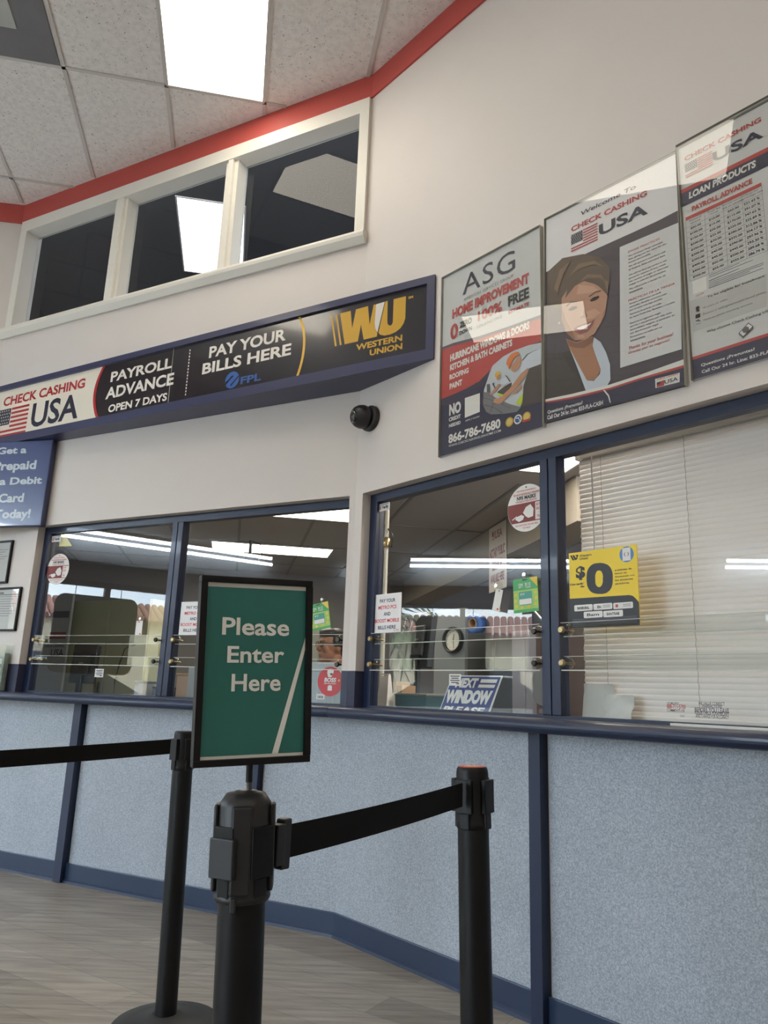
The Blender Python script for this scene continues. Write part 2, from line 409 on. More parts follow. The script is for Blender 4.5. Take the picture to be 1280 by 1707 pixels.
# storefront
SW0, SW1, SWH = -3.3, 4.5, 2.22
BAYS = ((-3.3, .1), (2.75, 4.5))
b = MB(); b.box(XW-.15, XW, YS-.12, SW0, 0, LOBBY_H); b.box(XW-.15, XW, SW1, 5.6, 0, LOBBY_H); b.box(XW-.15, XW, SW0, SW1, SWH, LOBBY_H); b.box(XW-.15, XW, .1, 2.75, 0, SWH)
structure(b.build('wall_front', mat('storefront_inner_paint', (150, 146, 140), .7)))
bronze = mat('dark_bronze_aluminium', (58, 58, 60), .4, metal=.6)
for wi, (w0, w1_) in enumerate(BAYS):
    w5 = structure(empty('window_%d' % (4+wi)))
    fr = MB(); fr.box(XW-.11, XW-.04, w0, w1_, SWH-.06, SWH); fr.box(XW-.11, XW-.04, w0, w1_, 0, .1)
    NW = 3 if wi == 0 else 2
    for k in range(NW+1):
        y = w0+(w1_-w0)*k/NW; fr.box(XW-.11, XW-.04, max(w0, y-.03), min(w1_, y+.03), .1, SWH-.06)
    fr.build('frame', bronze, w5)
    for k in range(NW):
        y0 = w0+(w1_-w0)*k/NW+.03; y1 = w0+(w1_-w0)*(k+1)/NW-.03
        g = MB(); g.box(XW-.08, XW-.074, y0, y1, .1, SWH-.06); g.build('pane', shop_glass, w5)
# red band under the ceiling
b = MB()
rb = .012
for P, L0, L1, mm0, mm1 in ((A, -A_LEN, 0, -math.tan((AZ_C-AZ_A)/2)*rb, -math.tan((AZ_A-AZ_B)/2)*rb), (B, 0, B_LEN, -math.tan((AZ_A-AZ_B)/2)*rb, 0), (Cw, -C_LEN, 0, 0, -math.tan((AZ_C-AZ_A)/2)*rb)):
    z0, z1 = 4.612, LOBBY_H
    b.hexa([P(L0-mm0, z0, rb), P(L1+mm1, z0, rb), P(L1, z0, 0), P(L0, z0, 0), P(L0-mm0, z1, rb), P(L1+mm1, z1, rb), P(L1, z1, 0), P(L0, z1, 0)])
structure(b.build('trim_2', red_m))

# teller room and loft behind the walls (turned with the ceiling grid)
GX_A, GX_B, GY_B = -4.6, 4.6, 9.3
def gwall(name, g0, g1, z0, z1, m, th=.1):
    q0, q1 = grid(*g0, 0), grid(*g1, 0); d = (q1-q0).normalized(); nn = Vector((-d.y, d.x, 0))*th
    b = MB(); b.prism([(q.x, q.y) for q in (q0, q1, q1+nn, q0+nn)], z0, z1); return structure(b.build(name, m))
gwall('wall_teller_rear', (GX_A, GY_B), (GX_B, GY_B), 0, 2.55, teller_wall)
gwall('wall_teller_left', (GX_A, 6.0), (GX_A, GY_B), 0, 2.55, teller_wall)
gwall('wall_teller_right', (GX_B, GY_B), (GX_B, -1.0), 0, 2.55, teller_wall)
back = [Cw(-C_LEN*.45, 0, -TH), Cw(0, 0, -TH)+Vector((0, .0, 0)), A(-A_LEN, 0, -TH), A(0, 0, -TH), B(0, 0, -TH), B(B_LEN, 0, -TH), grid(GX_B, -.5, 0), grid(GX_B, GY_B, 0), grid(GX_A, GY_B, 0)]
back = [Cw(-C_LEN*.45, 0, -TH), wpt(-A_LEN-mC, -TH, 0, AZ_A), wpt(mB, -TH, 0, AZ_A), B(B_LEN, 0, -TH), grid(GX_B, -.5, 0), grid(GX_B, GY_B, 0), grid(GX_A, GY_B, 0)]
b = MB(); b.prism([(q.x, q.y) for q in back][::-1], 2.5, 2.56); structure(b.build('ceiling_teller', teller_ceil))
b = MB()
for gx in [-4.3+.61*k for k in range(14)]:
    q0, q1 = grid(gx, 5.9 if gx < .5 else 4.6, 0), grid(gx, GY_B, 0); d = (q1-q0).normalized(); nn = Vector((-d.y, d.x, 0))*.012
    b.prism([(q.x, q.y) for q in (q0-nn, q1-nn, q1+nn, q0+nn)], 2.494, 2.5)
for gy in [6.14+1.22*k for k in range(3)]:
    q0, q1 = grid(GX_A, gy, 0), grid(GX_B, gy, 0); d = (q1-q0).normalized(); nn = Vector((-d.y, d.x, 0))*.012
    b.prism([(q.x, q.y) for q in (q0-nn, q1-nn, q1+nn, q0+nn)], 2.494, 2.5)
structure(b.build('trim_3', mat('teller_grid_metal', (120, 120, 120), .6)))
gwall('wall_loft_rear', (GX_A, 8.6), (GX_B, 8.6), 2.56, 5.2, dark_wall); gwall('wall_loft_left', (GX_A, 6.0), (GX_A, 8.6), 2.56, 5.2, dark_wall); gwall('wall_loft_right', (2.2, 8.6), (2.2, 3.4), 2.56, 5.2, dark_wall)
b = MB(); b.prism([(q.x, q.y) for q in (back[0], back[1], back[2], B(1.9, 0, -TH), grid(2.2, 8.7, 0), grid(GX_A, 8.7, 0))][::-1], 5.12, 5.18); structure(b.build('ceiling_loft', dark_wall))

# clerestory window over the sign
w1 = structure(empty('window_1'))
w1.location = A(0, 0, 0); w1.rotation_euler = (0, 0, AZ_A)
def casing(b, x0, x1, z0, z1, y0, y1): b.box(x0, x1, y0, y1, z0, z1)
fr = MB()
casing(fr, -3.10, -.012, 4.51, 4.605, -.025, .10); casing(fr, -3.10, -3.03, 3.665, 4.51, -.025, .10); casing(fr, -.075, -.012, 3.665, 4.51, -.025, .10)
for m0, m1 in ((-2.105, -1.985), (-1.10, -1.0)): casing(fr, m0, m1, 3.665, 4.51, .0, .10)
for m0, m1 in ((-2.075, -2.015), (-1.07, -1.03)): casing(fr, m0, m1, 3.665, 4.51, -.02, .0)
fr.build('frame', white_trim, w1)
sl = MB(); sl.prism([(-.055, 0), (-.045, .02), (.1, .045), (.1, -.03), (-.02, -.055), (-.05, -.02)], -3.135, .0, M=Matrix(((0, 0, 1, 0), (1, 0, 0, 0), (0, 1, 0, 3.665), (0, 0, 0, 1))))
sl.build('sill', white_trim, w1)
for x0, x1 in ((-3.03, -2.105), (-1.985, -1.10), (-1.0, -.075)):
    g = MB(); g.box(x0, x1, .085, .091, 3.665, 4.51); g.build('pane', glass_mat('clerestory_glass', (.8, .82, .82), 1.33), w1)

# teller windows
def bank(name, P0, az, o0, o1, mull0, mull1, rw):
    w = structure(empty(name, P0, (0, 0, az)))
    f = MB(); y0, y1 = .055, .105
    f.box(o0+.0005, o0+.055, y0, y1, SILL-.028, HEAD-.0005); f.box(o1-rw, o1-.0005, y0, y1, SILL-.028, HEAD-.0005)
    f.box(o0+.055, o1-rw, y0, y1, HEAD-.045, HEAD); f.box(o0+.055, o1-rw, y0, y1, SILL-.028, SILL+.012)
    f.build('frame', navy, w)
    q = MB(); q.box(o0+.001, o1-.001, .0, .055, 1.0005, SILL); q.build('sill', mat('dark_sill', (74, 66, 62), .35), w)
    mc = (mull0+mull1)/2
    for q0, q1 in ((mull0, mc-.002), (mc+.002, mull1)):
        m = MB(); m.box(q0, q1, y0-.012, y1, SILL+.012, HEAD-.045, bev=.003); m.build('mullion', navy, w)
    for x0, x1 in ((o0+.055, mull0), (mull1, o1-rw)):
        g = MB(); g.box(x0, x1, .072, .078, 1.342, HEAD-.045); u = g.build('upper_pane', pane_m, w)
        g = MB(); g.box(x0, x1, .072, .078, SILL+.012, 1.262); lo = g.build('lower_pane', pane_m, w)
        g = MB(); g.box(x0+.012, x1-.004, .036, .042, 1.212, 1.388); mid = g.build('baffle_pane', clear_m, w)
        e = MB(); e.box(x0, x1, .0715, .0785, 1.338, 1.3419); e.build('polished_edge', edge_m, u)
        e = MB(); e.box(x0, x1, .0715, .0785, 1.2621, 1.265); e.build('polished_edge', edge_m, lo)
        e = MB(); e.box(x0+.012, x1-.004, .0355, .0425, 1.208, 1.2119); e.box(x0+.012, x1-.004, .0355, .0425, 1.3881, 1.390); e.build('polished_edge', edge_m, mid)
        for bx in (x0+.025, x1-.02):
            for bz in (1.361, 1.237):
                k = MB(); RY = Matrix.Translation((bx, .0, bz)) @ Matrix.Rotation(R(90), 4, 'X')
                k.lathe([(.011, -.022), (.013, -.02), (.013, -.012), (.006, -.011), (.006, .0)][::-1] if False else [(.005, -.105), (.005, -.028), (.013, -.027), (.014, -.02), (.010, -.014)], 16, M=RY)
                k.build('standoff_bolt', brass if bx < (x0+x1)/2 else dark_bolt, w)
                k = MB(); k.lathe([(.021, -.070), (.023, -.068), (.023, -.045), (.021, -.043)], 20, M=RY); k.build('standoff_spacer', clear_m, w)
    return w
bank('window_2', A(0, 0, 0), AZ_A, OA0, OA1, -1.29, -1.205, .022)
bank('window_3', B(0, 0, 0), AZ_B, OB0, OB1, 1.165, 1.25, .055)

# counter fronts, ledges, base
lam = laminate_mat(); gap_m = mat('panel_seam', (70, 76, 86), .6)
def counter(name, label, P0, az, s0, s1, posts, seams, mi0, mi1):
    c = thing(name, label, 'counter', P0, (0, 0, az))
    cuts = sorted([s0]+[x for p in posts for x in p]+[q for q in seams]+[s1])
    edges = [s0]
    for x in sorted([(p[0], p[1]) for p in posts]+[(q, q) for q in seams]): edges += [x[0], x[1]]
    edges.append(s1)
    for i in range(0, len(edges), 2):
        x0, x1 = edges[i]+.0012, edges[i+1]-.0012
        if x1-x0 < .01: continue
        p = MB(); p.box(x0, x1, -.012, -.0005, .0, .9795); p.build('panel', lam, c)
    for x0, x1 in posts:
        p = MB(); p.box(x0+.012, x1-.012, -.05, -.0005, .004, .9795, bev=.002); p.build('post', navy, c)
    return c
counter('teller_counter', 'grey speckled laminate counter front with two navy uprights, below the navy sign', A(0, 0, 0), AZ_A, -A_LEN, 0, [(-1.84, -1.755), (-.53, -.455)], [], 0, 0)
counter('teller_counter', 'grey speckled laminate counter front below the posters and the blinds', B(0, 0, 0), AZ_B, 0, B_LEN, [(1.155, 1.232), (2.42, 2.5)], [], 0, 0)
LP = .14
def ledge(name, label, P, az, s0, s1, m0, m1):
    # half-round nosing on a flat shelf; ends cut to the mitre
    prof = [(.001, 1.03), (LP-.025, 1.03)]+[(LP-.025+.025*math.sin(t*math.pi/10), 1.005+.025*math.cos(t*math.pi/10)) for t in range(1, 10)]+[(LP-.025, .98), (.001, .98)]
    b = MB(); n = len(prof)
    vs = [P(s0-m0*o, z, o) for o, z in prof]+[P(s1+m1*o, z, o) for o, z in prof]
    b.add(vs, [tuple(range(n)), tuple(range(n, 2*n))[::-1]])
    b.add(vs, [(i, i+n, (i+1) % n+n, (i+1) % n) for i in range(n)], 0, False)
    o = b.build(name, navy, weld=True)
    return tag(o, label, 'ledge')
tB = math.tan((AZ_A-AZ_B)/2); tC = math.tan((AZ_C-AZ_A)/2)
ledge('counter_ledge', 'navy counter ledge with rounded nose below the navy sign', A, AZ_A, -A_LEN, -.0008, -tC, -tB)
ledge('counter_ledge', 'navy counter ledge with rounded nose below the blinds', B, AZ_B, .0008, B_LEN, -tB, 0)
def base(name, P, s0, s1, m0, m1):
    prof = [(.0125, .104), (.017, .104), (.019, .1), (.019, .02), (.028, .012), (.03, .0), (.0125, .0)]
    b = MB(); n = len(prof)
    vs = [P(s0-m0*o, z, o) for o, z in prof]+[P(s1+m1*o, z, o) for o, z in prof]
    b.add(vs, [tuple(range(n)), tuple(range(n, 2*n))[::-1]]); b.add(vs, [(i, i+n, (i+1) % n+n, (i+1) % n) for i in range(n)])
    return structure(b.build(name, navy_base, weld=True))
navy_base = mat('navy_vinyl_base', (36, 52, 78), .4)
base('baseboard_left', A, -A_LEN, 0, -tC, -tB); base('baseboard_right', B, 0, B_LEN, -tB, 0); base('baseboard_far_left', Cw, -C_LEN, 0, 0, -tC)

# ---------------------------------------------------------------- ceiling lights, vent, tubes
diff_m = mat('lit_diffuser', (255, 245, 226), .5, emit=TROFFER)
diff_cool = mat('lit_diffuser_cool', (232, 238, 255), .5, emit=4.0)
tube_m = mat('lit_tube', (226, 242, 255), .4, emit=TUBE)
def troffer(label, gx0, gy0, gx1, gy1, z, m=None, group=None, name='ceiling_light'):
    c = grid((gx0+gx1)/2, (gy0+gy1)/2, z)
    t = thing(name, label, 'ceiling light', c, (0, 0, GT), group)
    w, d = (gx1-gx0)/2, (gy1-gy0)/2
    f = MB(); k = .014
    f.box(-w, w, -d, -d+k, -.009, -.0004); f.box(-w, w, d-k, d, -.009, -.0004); f.box(-w, -w+k, -d+k, d-k, -.009, -.0004); f.box(w-k, w, -d+k, d-k, -.009, -.0004)
    f.build('frame', grid_m, t)
    g = MB(); g.box(-w+k, w-k, -d+k, d-k, -.006, -.0006); g.build('diffuser', m or diff_m, t)
    return t
troffer('large warm ceiling light panel above the triple window', -.69, 2.99, -.078, 4.19, LOBBY_H)
troffer('warm ceiling light panel mirrored in the lower part of the posters', -3.138, 2.79, -2.526, 3.99, LOBBY_H)
troffer('warm ceiling light panel mirrored in the tops of the posters', -1.06, 1.68, -.448, 2.88, LOBBY_H)
troffer('added unseen warm ceiling light panel over the queue towards the storefront', -3.75, -.61, -3.138, .59, LOBBY_H)  # added out of view as extra light for the lobby
troffer('added unseen warm ceiling light panel over the rear of the lobby', -1.302, -1.81, -.69, -.61, LOBBY_H)  # unseen extra panel behind the camera, put in to brighten the room
troffer('added unseen warm ceiling light panel near the side wall', 1.146, -1.81, 1.758, -.61, LOBBY_H)  # another added fill panel behind the camera, never in view
troffer('cool white light panel seen through the middle pane of the triple window', -.78, 5.80, -.19, 7.0, 5.12, diff_cool)
v0 = grid(-1.609, 3.89, LOBBY_H)
vent = thing('ceiling_vent', 'grey perforated ceiling air return with a pale centre plate', 'vent', v0, (0, 0, GT))
def vent_mat():
    m = mat('perforated_grey', (112, 110, 112), .5, metal=.0, vary=.15, vscale=6); n = m.node_tree.nodes; l = m.node_tree.links
    t = n.new('ShaderNodeTexCoord'); vo = n.new('ShaderNodeTexVoronoi'); vo.inputs['Scale'].default_value = 180; vo.inputs['Randomness'].default_value = 0
    l.new(t.outputs['Object'], vo.inputs['Vector']); b = n.new('ShaderNodeBump'); b.inputs['Strength'].default_value = .4; b.inputs['Distance'].default_value = .002
    l.new(vo.outputs['Distance'], b.inputs['Height']); l.new(b.outputs['Normal'], n['Principled BSDF'].inputs['Normal']); return m
k = MB(); k.box(-.29, .29, -.29, .29, -.007, -.0004, bev=.002); k.build('perforated_panel', vent_mat(), vent)
k = MB(); k.box(-.31, .10, -.2, .06, -.012, -.0072, bev=.002); k.build('centre_plate', mat('vent_plate', (172, 172, 166), .5), vent)
def strip(label, x, y0, y1, z):
    t = thing('strip_light', label, 'strip light', (x, (y0+y1)/2, z)); L = (y1-y0)/2
    hs = MB(); hs.box(-.03, .03, -L, L, .035, .075); hs.box(-.02, .02, -L, -L+.03, -.03, .035); hs.box(-.02, .02, L-.03, L, -.03, .035); hs.box(-.17, .0, -.02, .02, .05, .075); hs.build('housing', mat('fixture_white', (210, 212, 214), .4), t)
    for dz, dx in ((.018, 0), (-.058, 0)):
        u = MB(); u.tube([(dx, -L+.02, dz), (dx, L-.02, dz)], .019, 14); u.build('tube', tube_m, t)
    return t
strip('twin tube strip light over the storefront window, towards the far end', -5.36, 1.70, 4.28, 2.70)
strip('twin tube strip light over the storefront window, towards the rear', -5.36, -1.9, .6, 2.72)
bk = MB(); bk.box(XW, -5.48, SW0-.3, SW1+.3, 2.42, 3.05); structure(bk.build('trim_4', mat('bulkhead_paint', (150, 150, 150), .6)))

# teller room lights
troffer('warm ceiling light behind the glass below the navy sign, cut by the window head', -.25, 5.50, .95, 6.13, 2.5, mat('lit_teller_diffuser', (255, 243, 222), .5, emit=9.0))
troffer('long warm ceiling light deep inside, below which the camera bracket hangs', -.30, 7.42, .92, 7.92, 2.5, MATS['lit_teller_diffuser'])
troffer('warm ceiling light inside, above the top end of the blinds', 1.36, 3.1, 1.97, 4.30, 2.5, MATS['lit_teller_diffuser'])

# ---------------------------------------------------------------- the long fascia sign
S0 = Vector((0.22129, 3.41671, 0)); AZ_S = R(-29.3)
sign = thing('fascia_sign', 'long navy sign board reading check cashing, payroll advance, pay your bills here', 'sign', S0, (0, 0, AZ_S))
S_LEN = 4.1; SZ0, SZ1 = 2.705, 3.165
# box body: its face is a chord in front of the wall corner, its top and underside follow the walls
inv = (Matrix.Translation(S0) @ Matrix.Rotation(AZ_S, 4, 'Z')).inverted()
def sl(v): return inv @ v
cor = sl(A(0, 0, .001)); lft = sl(A(-A_LEN+.02, 0, .002)); 
foot = [(0, .004), (cor.x, cor.y-.002), (lft.x, lft.y-.002), (-S_LEN, lft.y-.002), (-S_LEN, .004)]
fb = MB(); fb.prism(foot, SZ0, SZ1); fb.build('box', navy_sign if False else mat('navy_sign_paint', (52, 54, 86), .4, coat=.2), sign)
tr = MB()
for z0, z1 in ((SZ0, SZ0+.058), (SZ1-.04, SZ1)): tr.box(-S_LEN, -.001, -.012, .0038, z0, z1)
tr.box(-.045, -.001, -.012, .0038, SZ0+.058, SZ1-.04)
tr.build('trim', MATS['navy_sign_paint'], sign)
vinyl = mat('sign_vinyl_dark', (47, 43, 48), .16, coat=.5); vin_w = mat('sign_vinyl_white', (226, 219, 204), .3); vin_t = mat('sign_letter_white', (222, 216, 208), .35)
gold = mat('sign_gold', (205, 160, 55), .3); vin_r = mat('sign_red', (170, 42, 44), .35); vin_b = mat('sign_blue', (52, 92, 160), .35); vin_navy = mat('sign_letter_navy', (40, 42, 62), .35)
PS = Print(sign, 0, 0, .0038)
zl, zt = SZ0+.058, SZ1-.04
arcx = lambda z, xa, bul: xa - bul*(1-((z-(zl+zt)/2)/((zt-zl)/2))**2)
NZ = [zl+(zt-zl)*i/24 for i in range(25)]
XA, BUL = -2.402, .085
XA = -2.4025; BUL = XA--2.459
PS.poly('dark_face', [(arcx(z, XA, BUL)+.0, z) for z in NZ]+[(-.045, zt), (-.045, zl)], vinyl, 1)
PS.poly('white_face', [(-S_LEN, zl)]+[(arcx(z, XA, BUL), z) for z in NZ]+[(-S_LEN, zt)], vin_w, 1)
PS.poly('red_arc', [(arcx(z, XA, BUL)-.008, z) for z in NZ]+[(arcx(z, XA, BUL)+.016, z) for z in NZ[::-1]], vin_r, 2)
PS.text('CHECK CASHING', (-3.414, 3.003, -2.564, 3.073), vin_r, 3, .028, name='red_lettering')
PS.text('USA', (-3.074, 2.792, -2.595, 2.974), vin_navy, 3, .022, name='navy_lettering')
PS.flag((-3.467, 2.768, -3.116, 2.978), 3, mr=vin_r, mw=vin_w, mb=vin_navy)
PS.texts([('PAYROLL', (-2.32, 2.997, -1.785, 3.069)), ('ADVANCE', (-2.348, 2.882, -1.756, 2.963)), ('OPEN 7 DAYS', (-2.306, 2.785, -1.797, 2.838)),
  ('PAY YOUR', (-1.487, 3.002, -0.925, 3.077)), ('BILLS HERE', (-1.529, 2.905, -0.882, 2.977))], vin_t, 2, .03, name='white_lettering')
xs = -1.783
PS.poly('seam', [(xs-.0025, zl), (xs+.0025, zl), (xs+.0025, zt), (xs-.0025, zt)], mat('sign_seam', (150, 146, 140), .5), 2)
xd = -1.645
PS.polys('dashed_line', [[(xd-.004, zl+.03+i*.0205), (xd+.004, zl+.03+i*.0205), (xd+.004, zl+.042+i*.0205), (xd-.004, zl+.042+i*.0205)] for i in range(15)], vin_t, 2)
fc = (-1.291, 2.829)
lg = PS.disc('utility_logo', fc, .052, vin_b, 2)
PS.polys('slashes', [[(fc[0]-.05, fc[1]-.02+k*.012), (fc[0]-.005+k*.012, fc[1]+.028), (fc[0]-.002+k*.012, fc[1]+.022), (fc[0]-.045, fc[1]-.028+k*.012)] for k in range(2)]+[[(fc[0]+.046, fc[1]+.02), (fc[0]-.01, fc[1]-.03), (fc[0]-.006, fc[1]-.038), (fc[0]+.048, fc[1]+.012)]], vinyl, 3, lg)
PS.text('FPL', (-1.226, 2.79, -1.079, 2.835), vin_b, 2, .03, name='blue_lettering')
ya = [(-0.841, 3.127), (-0.804, 3.028), (-0.807, 2.883), (-0.84, 2.738)]
def arc3(pts, n=16):
    out = []
    for i in range(n+1):
        t = i/n; ws = ((1-t)**3, 3*t*(1-t)**2, 3*t*t*(1-t), t**3)
        out.append((sum(w*q[0] for w, q in zip(ws, pts)), sum(w*q[1] for w, q in zip(ws, pts))))
    return out
yb = arc3([ya[0], (ya[1][0]+.02, ya[1][1]), (ya[2][0]+.03, ya[2][1]), ya[3]])
PS.poly('yellow_arc', [(x-.008, z) for x, z in yb]+[(x+.008, z) for x, z in yb[::-1]], mat('sign_yellow', (226, 178, 70), .35), 2)
PS.polys('gold_monogram', [
  [(-0.57, 3.085), (-0.503, 3.085), (-0.489, 2.977), (-0.47, 3.086), (-0.396, 3.088), (-0.382, 2.976), (-0.362, 3.088), (-0.346, 3.086), (-0.352, 2.978), (-0.346, 2.945), (-0.333, 2.918), (-0.335, 2.899), (-0.414, 2.898), (-0.435, 2.99), (-0.449, 2.896), (-0.531, 2.896)],
  [(-0.292, 3.089), (-0.278, 3.091), (-0.276, 2.982), (-0.274, 2.96), (-0.267, 2.949), (-0.257, 2.944), (-0.248, 2.948), (-0.243, 2.961), (-0.243, 3.091), (-0.171, 3.091), (-0.171, 2.966), (-0.18, 2.939), (-0.198, 2.916), (-0.224, 2.901), (-0.257, 2.894), (-0.29, 2.895), (-0.315, 2.905), (-0.326, 2.919)],
  [(-0.63, 3.084), (-0.619, 3.084), (-0.581, 2.897), (-0.592, 2.896)], [(-0.599, 3.084), (-0.588, 3.083), (-0.55, 2.897), (-0.561, 2.896)]], gold, 2)
PS.poly('white_slash', [(-0.346, 3.086), (-0.295, 3.089), (-0.332, 2.921), (-0.345, 2.944), (-0.351, 2.978)], vin_t, 3)
PS.texts([('WESTERN', (-0.459, 2.844, -0.185, 2.88)), ('UNION', (-0.374, 2.798, -0.183, 2.833)), ('SM', (-0.157, 3.071, -0.129, 3.085))], gold, 2, .035, name='gold_lettering')

# prepaid card sign hanging past the corner on the left
AZ_H = R(-14); H0 = A(-2.45, 0, .075)
HX0 = -0.465; HX1 = 0.11; HZ1_ = min(2.7035, 2.743); HZ0_ = 2.099
hs = thing('hanging_sign', 'blue sign reading get a prepaid debit card today, under the long navy sign', 'sign', H0, (0, 0, AZ_H))
def blue_panel():
    m = mat('blue_sign_face', (74, 86, 128), .3, coat=.6, vary=.06, vscale=2); return m
hb = MB(); hb.box(HX0, HX1, 0, .045, HZ0_, HZ1_, bev=.006); hb.build('box', mat('blue_sign_edge', (48, 52, 84), .4), hs)
PH = Print(hs, 0, 0, -.0005)
PH.poly('face', [(HX0+.008, HZ0_+.008), (HX1-.008, HZ0_+.008), (HX1-.008, HZ1_-.008), (HX0+.008, HZ1_-.008)], blue_panel(), 1)
hl = mat('sign_letter_grey', (188, 198, 206), .35)
PH.texts([('Get a', (-0.328, 2.612, -0.091, 2.663)), ('Prepaid', (-0.332, 2.476, 0.003, 2.559)), ('Visa Debit', (-0.407, 2.39, 0.066, 2.443)), ('Card', (-0.255, 2.266, -0.056, 2.33)), ('Today!', (-0.269, 2.137, 0.015, 2.219))], hl, 2, .035)

# turret security camera
cw = on_wall('security_camera', 'small black turret security camera beside the navy sign', 'security camera', 0.106, 2.516, AZ_B)
dark_plastic = mat('dark_grey_plastic', (44, 42, 44), .5)
MY = Matrix.Rotation(R(90), 4, 'X')   # local z of the lathe looks into the lobby
k = MB(); k.lathe([(.070, .001), (.070, .018), (.064, .026), (.056, .03)], 32, M=MY); k.build('base', dark_plastic, cw)
k = MB(); k.lathe([(.0555, .0302), (.063, .045), (.064, .062), (.058, .085), (.044, .105), (.03, .113)], 32, M=Matrix.Rotation(R(-12), 4, 'Z') @ MY); k.build('ball', mat('camera_ball', (34, 33, 38), .4), cw)
LM = Matrix.Translation((-.012, -.103, -.012)) @ Matrix.Rotation(R(-25), 4, 'Z') @ Matrix.Rotation(R(95), 4, 'X')
k = MB(); k.lathe([(.034, .0), (.034, .012), (.028, .015), (.026, .009), (.016, .008), (.014, .013), (.006, .015)], 28, M=LM); k.build('lens', mat('lens_black', (12, 12, 16), .1, coat=1), cw)

# ---------------------------------------------------------------- the three posters over the right windows
def poster(name, label, s0, s1, z0, z1, back, roll=0.0):
    t = on_wall(name, label, 'poster', (s0+s1)/2-.38*(z1-z0)*math.sin(roll), z0, AZ_B, 0, None, roll)
    p = Print(t, (s0+s1)/2, z0, -.012)
    w = (s1-s0)/2
    k = MB(); k.box(-w, w, -.012, -.0006, 0, z1-z0); k.build('backing', back, t)
    k = MB(); k.box(-w-.004, w+.004, -.022, -.019, -.004, z1-z0+.004); k.build('acrylic_cover', cover_m, t)
    e = MB(); e.box(-w-.005, -w-.0041, -.023, -.0006, -.004, z1-z0+.004); e.box(w+.0041, w+.005, -.023, -.0006, -.004, z1-z0+.004); e.box(-w-.005, w+.005, -.023, -.0006, z1-z0+.0041, z1-z0+.006)
    e.build('cover_edge', mat('acrylic_edge_dull', (186, 184, 174), .3), t)
    return t, p
POS_A = (.640, 1.232, 2.186, 3.112); POS_W = (1.252, 1.850, 2.192, 3.122); POS_L = (1.874, 2.470, 2.196, 3.126)
skin = mat('print_skin', (190, 138, 108), .5); skin_d = mat('print_skin_dark', (150, 100, 80), .5)
# 1 home improvement
t, P1 = poster('poster', 'home improvement poster with a red band and two roofers', *POS_A, mat('print_poster_grey', (204, 206, 208), .5))
x0, x1, z0, z1 = POS_A
curve1 = [(0.642, 2.729), (0.719, 2.725), (0.88, 2.702), (1.054, 2.687), (1.232, 2.675)]
low1 = [(1.23, 2.568), (1.154, 2.571), (1.085, 2.57), (1.005, 2.555), (0.948, 2.527), (0.881, 2.492), (0.795, 2.479), (0.714, 2.475), (0.638, 2.473)]
P1.poly('grey_swoosh', [(x0, curve1[0][1]+.014)]+[(x, z+.014) for x, z in curve1[1:-1]]+[(x1, curve1[-1][1]+.016), (x1, curve1[-1][1]-.02), (x0, curve1[0][1]-.02)], mat('print_swoosh', (84, 82, 100), .5), 1)
P1.poly('red_band', [(x0, curve1[0][1])]+curve1[1:-1]+[(x1, curve1[-1][1])]+[(x1, low1[0][1])]+low1[1:-1]+[(x0, low1[-1][1])], red_p, 2)
P1.poly('navy_base', [(x0, z0), (x1, z0), (x1, low1[0][1])]+low1[1:-1]+[(x0, low1[-1][1])], navy_p, 2)
P1.text('ASG', (0.771, 2.966, 1.092, 3.07), ink_navy, 2, .0, name='navy_lettering', spacing=1.08)
P1.texts([('AMERICAS SERVICES GROUP', (0.782, 2.932, 1.082, 2.947)), ('FINANCING', (0.867, 2.758, 1.016, 2.772))], midgrey_p, 3, 0, name='grey_lettering', spacing=1.15)
P1.texts([('HOME IMPROVEMENT', (0.706, 2.866, 1.169, 2.918)), ('0', (0.695, 2.757, 0.745, 2.838)), ('100%', (0.871, 2.791, 1.016, 2.843)), ('ESTIMATE', (1.054, 2.759, 1.167, 2.777))], red_p, 3, .03, name='red_lettering')
P1.texts([('ZERO', (0.754, 2.8, 0.833, 2.831)), ('DOWN', (0.754, 2.764, 0.834, 2.785)), ('FREE', (1.051, 2.796, 1.168, 2.848))], black_p, 3, .03, name='black_lettering')
P1.texts([('HURRINCANE WINDOWS & DOORS', (0.696, 2.647, 1.169, 2.684)), ('KITCHEN & BATH CABINETS', (0.696, 2.6, 1.074, 2.633)), ('ROOFING', (0.694, 2.554, 0.816, 2.581)), ('PAINT', (0.695, 2.506, 0.776, 2.535)),
  ('NO', (0.695, 2.373, 0.77, 2.43)), ('CREDIT', (0.694, 2.345, 0.769, 2.364)), ('NEEDED', (0.695, 2.316, 0.769, 2.332)), ('866-786-7680', (0.693, 2.236, 1.006, 2.282))], white_p, 3, .032, name='white_lettering')
P1.texts([('APPLY NOW', (0.798, 2.318, 0.885, 2.326)), ('WWW.CHECKCASHINGUSAHOME.COM', (0.695, 2.219, 1.008, 2.23))], white_p, 3, .005, name='small_lettering')
P1.poly('blank_square', [(0.794, 2.435), (0.886, 2.433), (0.886, 2.343), (0.795, 2.338)], white_p, 3)
ph = P1.poly('photo', [(1.229, 2.561), (1.162, 2.572), (1.085, 2.574), (1.022, 2.566), (0.96, 2.542), (0.944, 2.513), (0.911, 2.442), (0.907, 2.402), (0.917, 2.352), (0.944, 2.32), (1.005, 2.301), (1.075, 2.3), (1.109, 2.297), (1.124, 2.312), (1.224, 2.307)], mat('print_sky', (192, 200, 208), .5), 3)
P1.poly('roof_slope', [(0.908, 2.432), (0.946, 2.416), (0.978, 2.384), (1.062, 2.33), (1.121, 2.301), (1.098, 2.286), (1.031, 2.295), (0.951, 2.313), (0.924, 2.333), (0.906, 2.369)], mat('print_shingle', (120, 120, 124), .5), 4, ph)
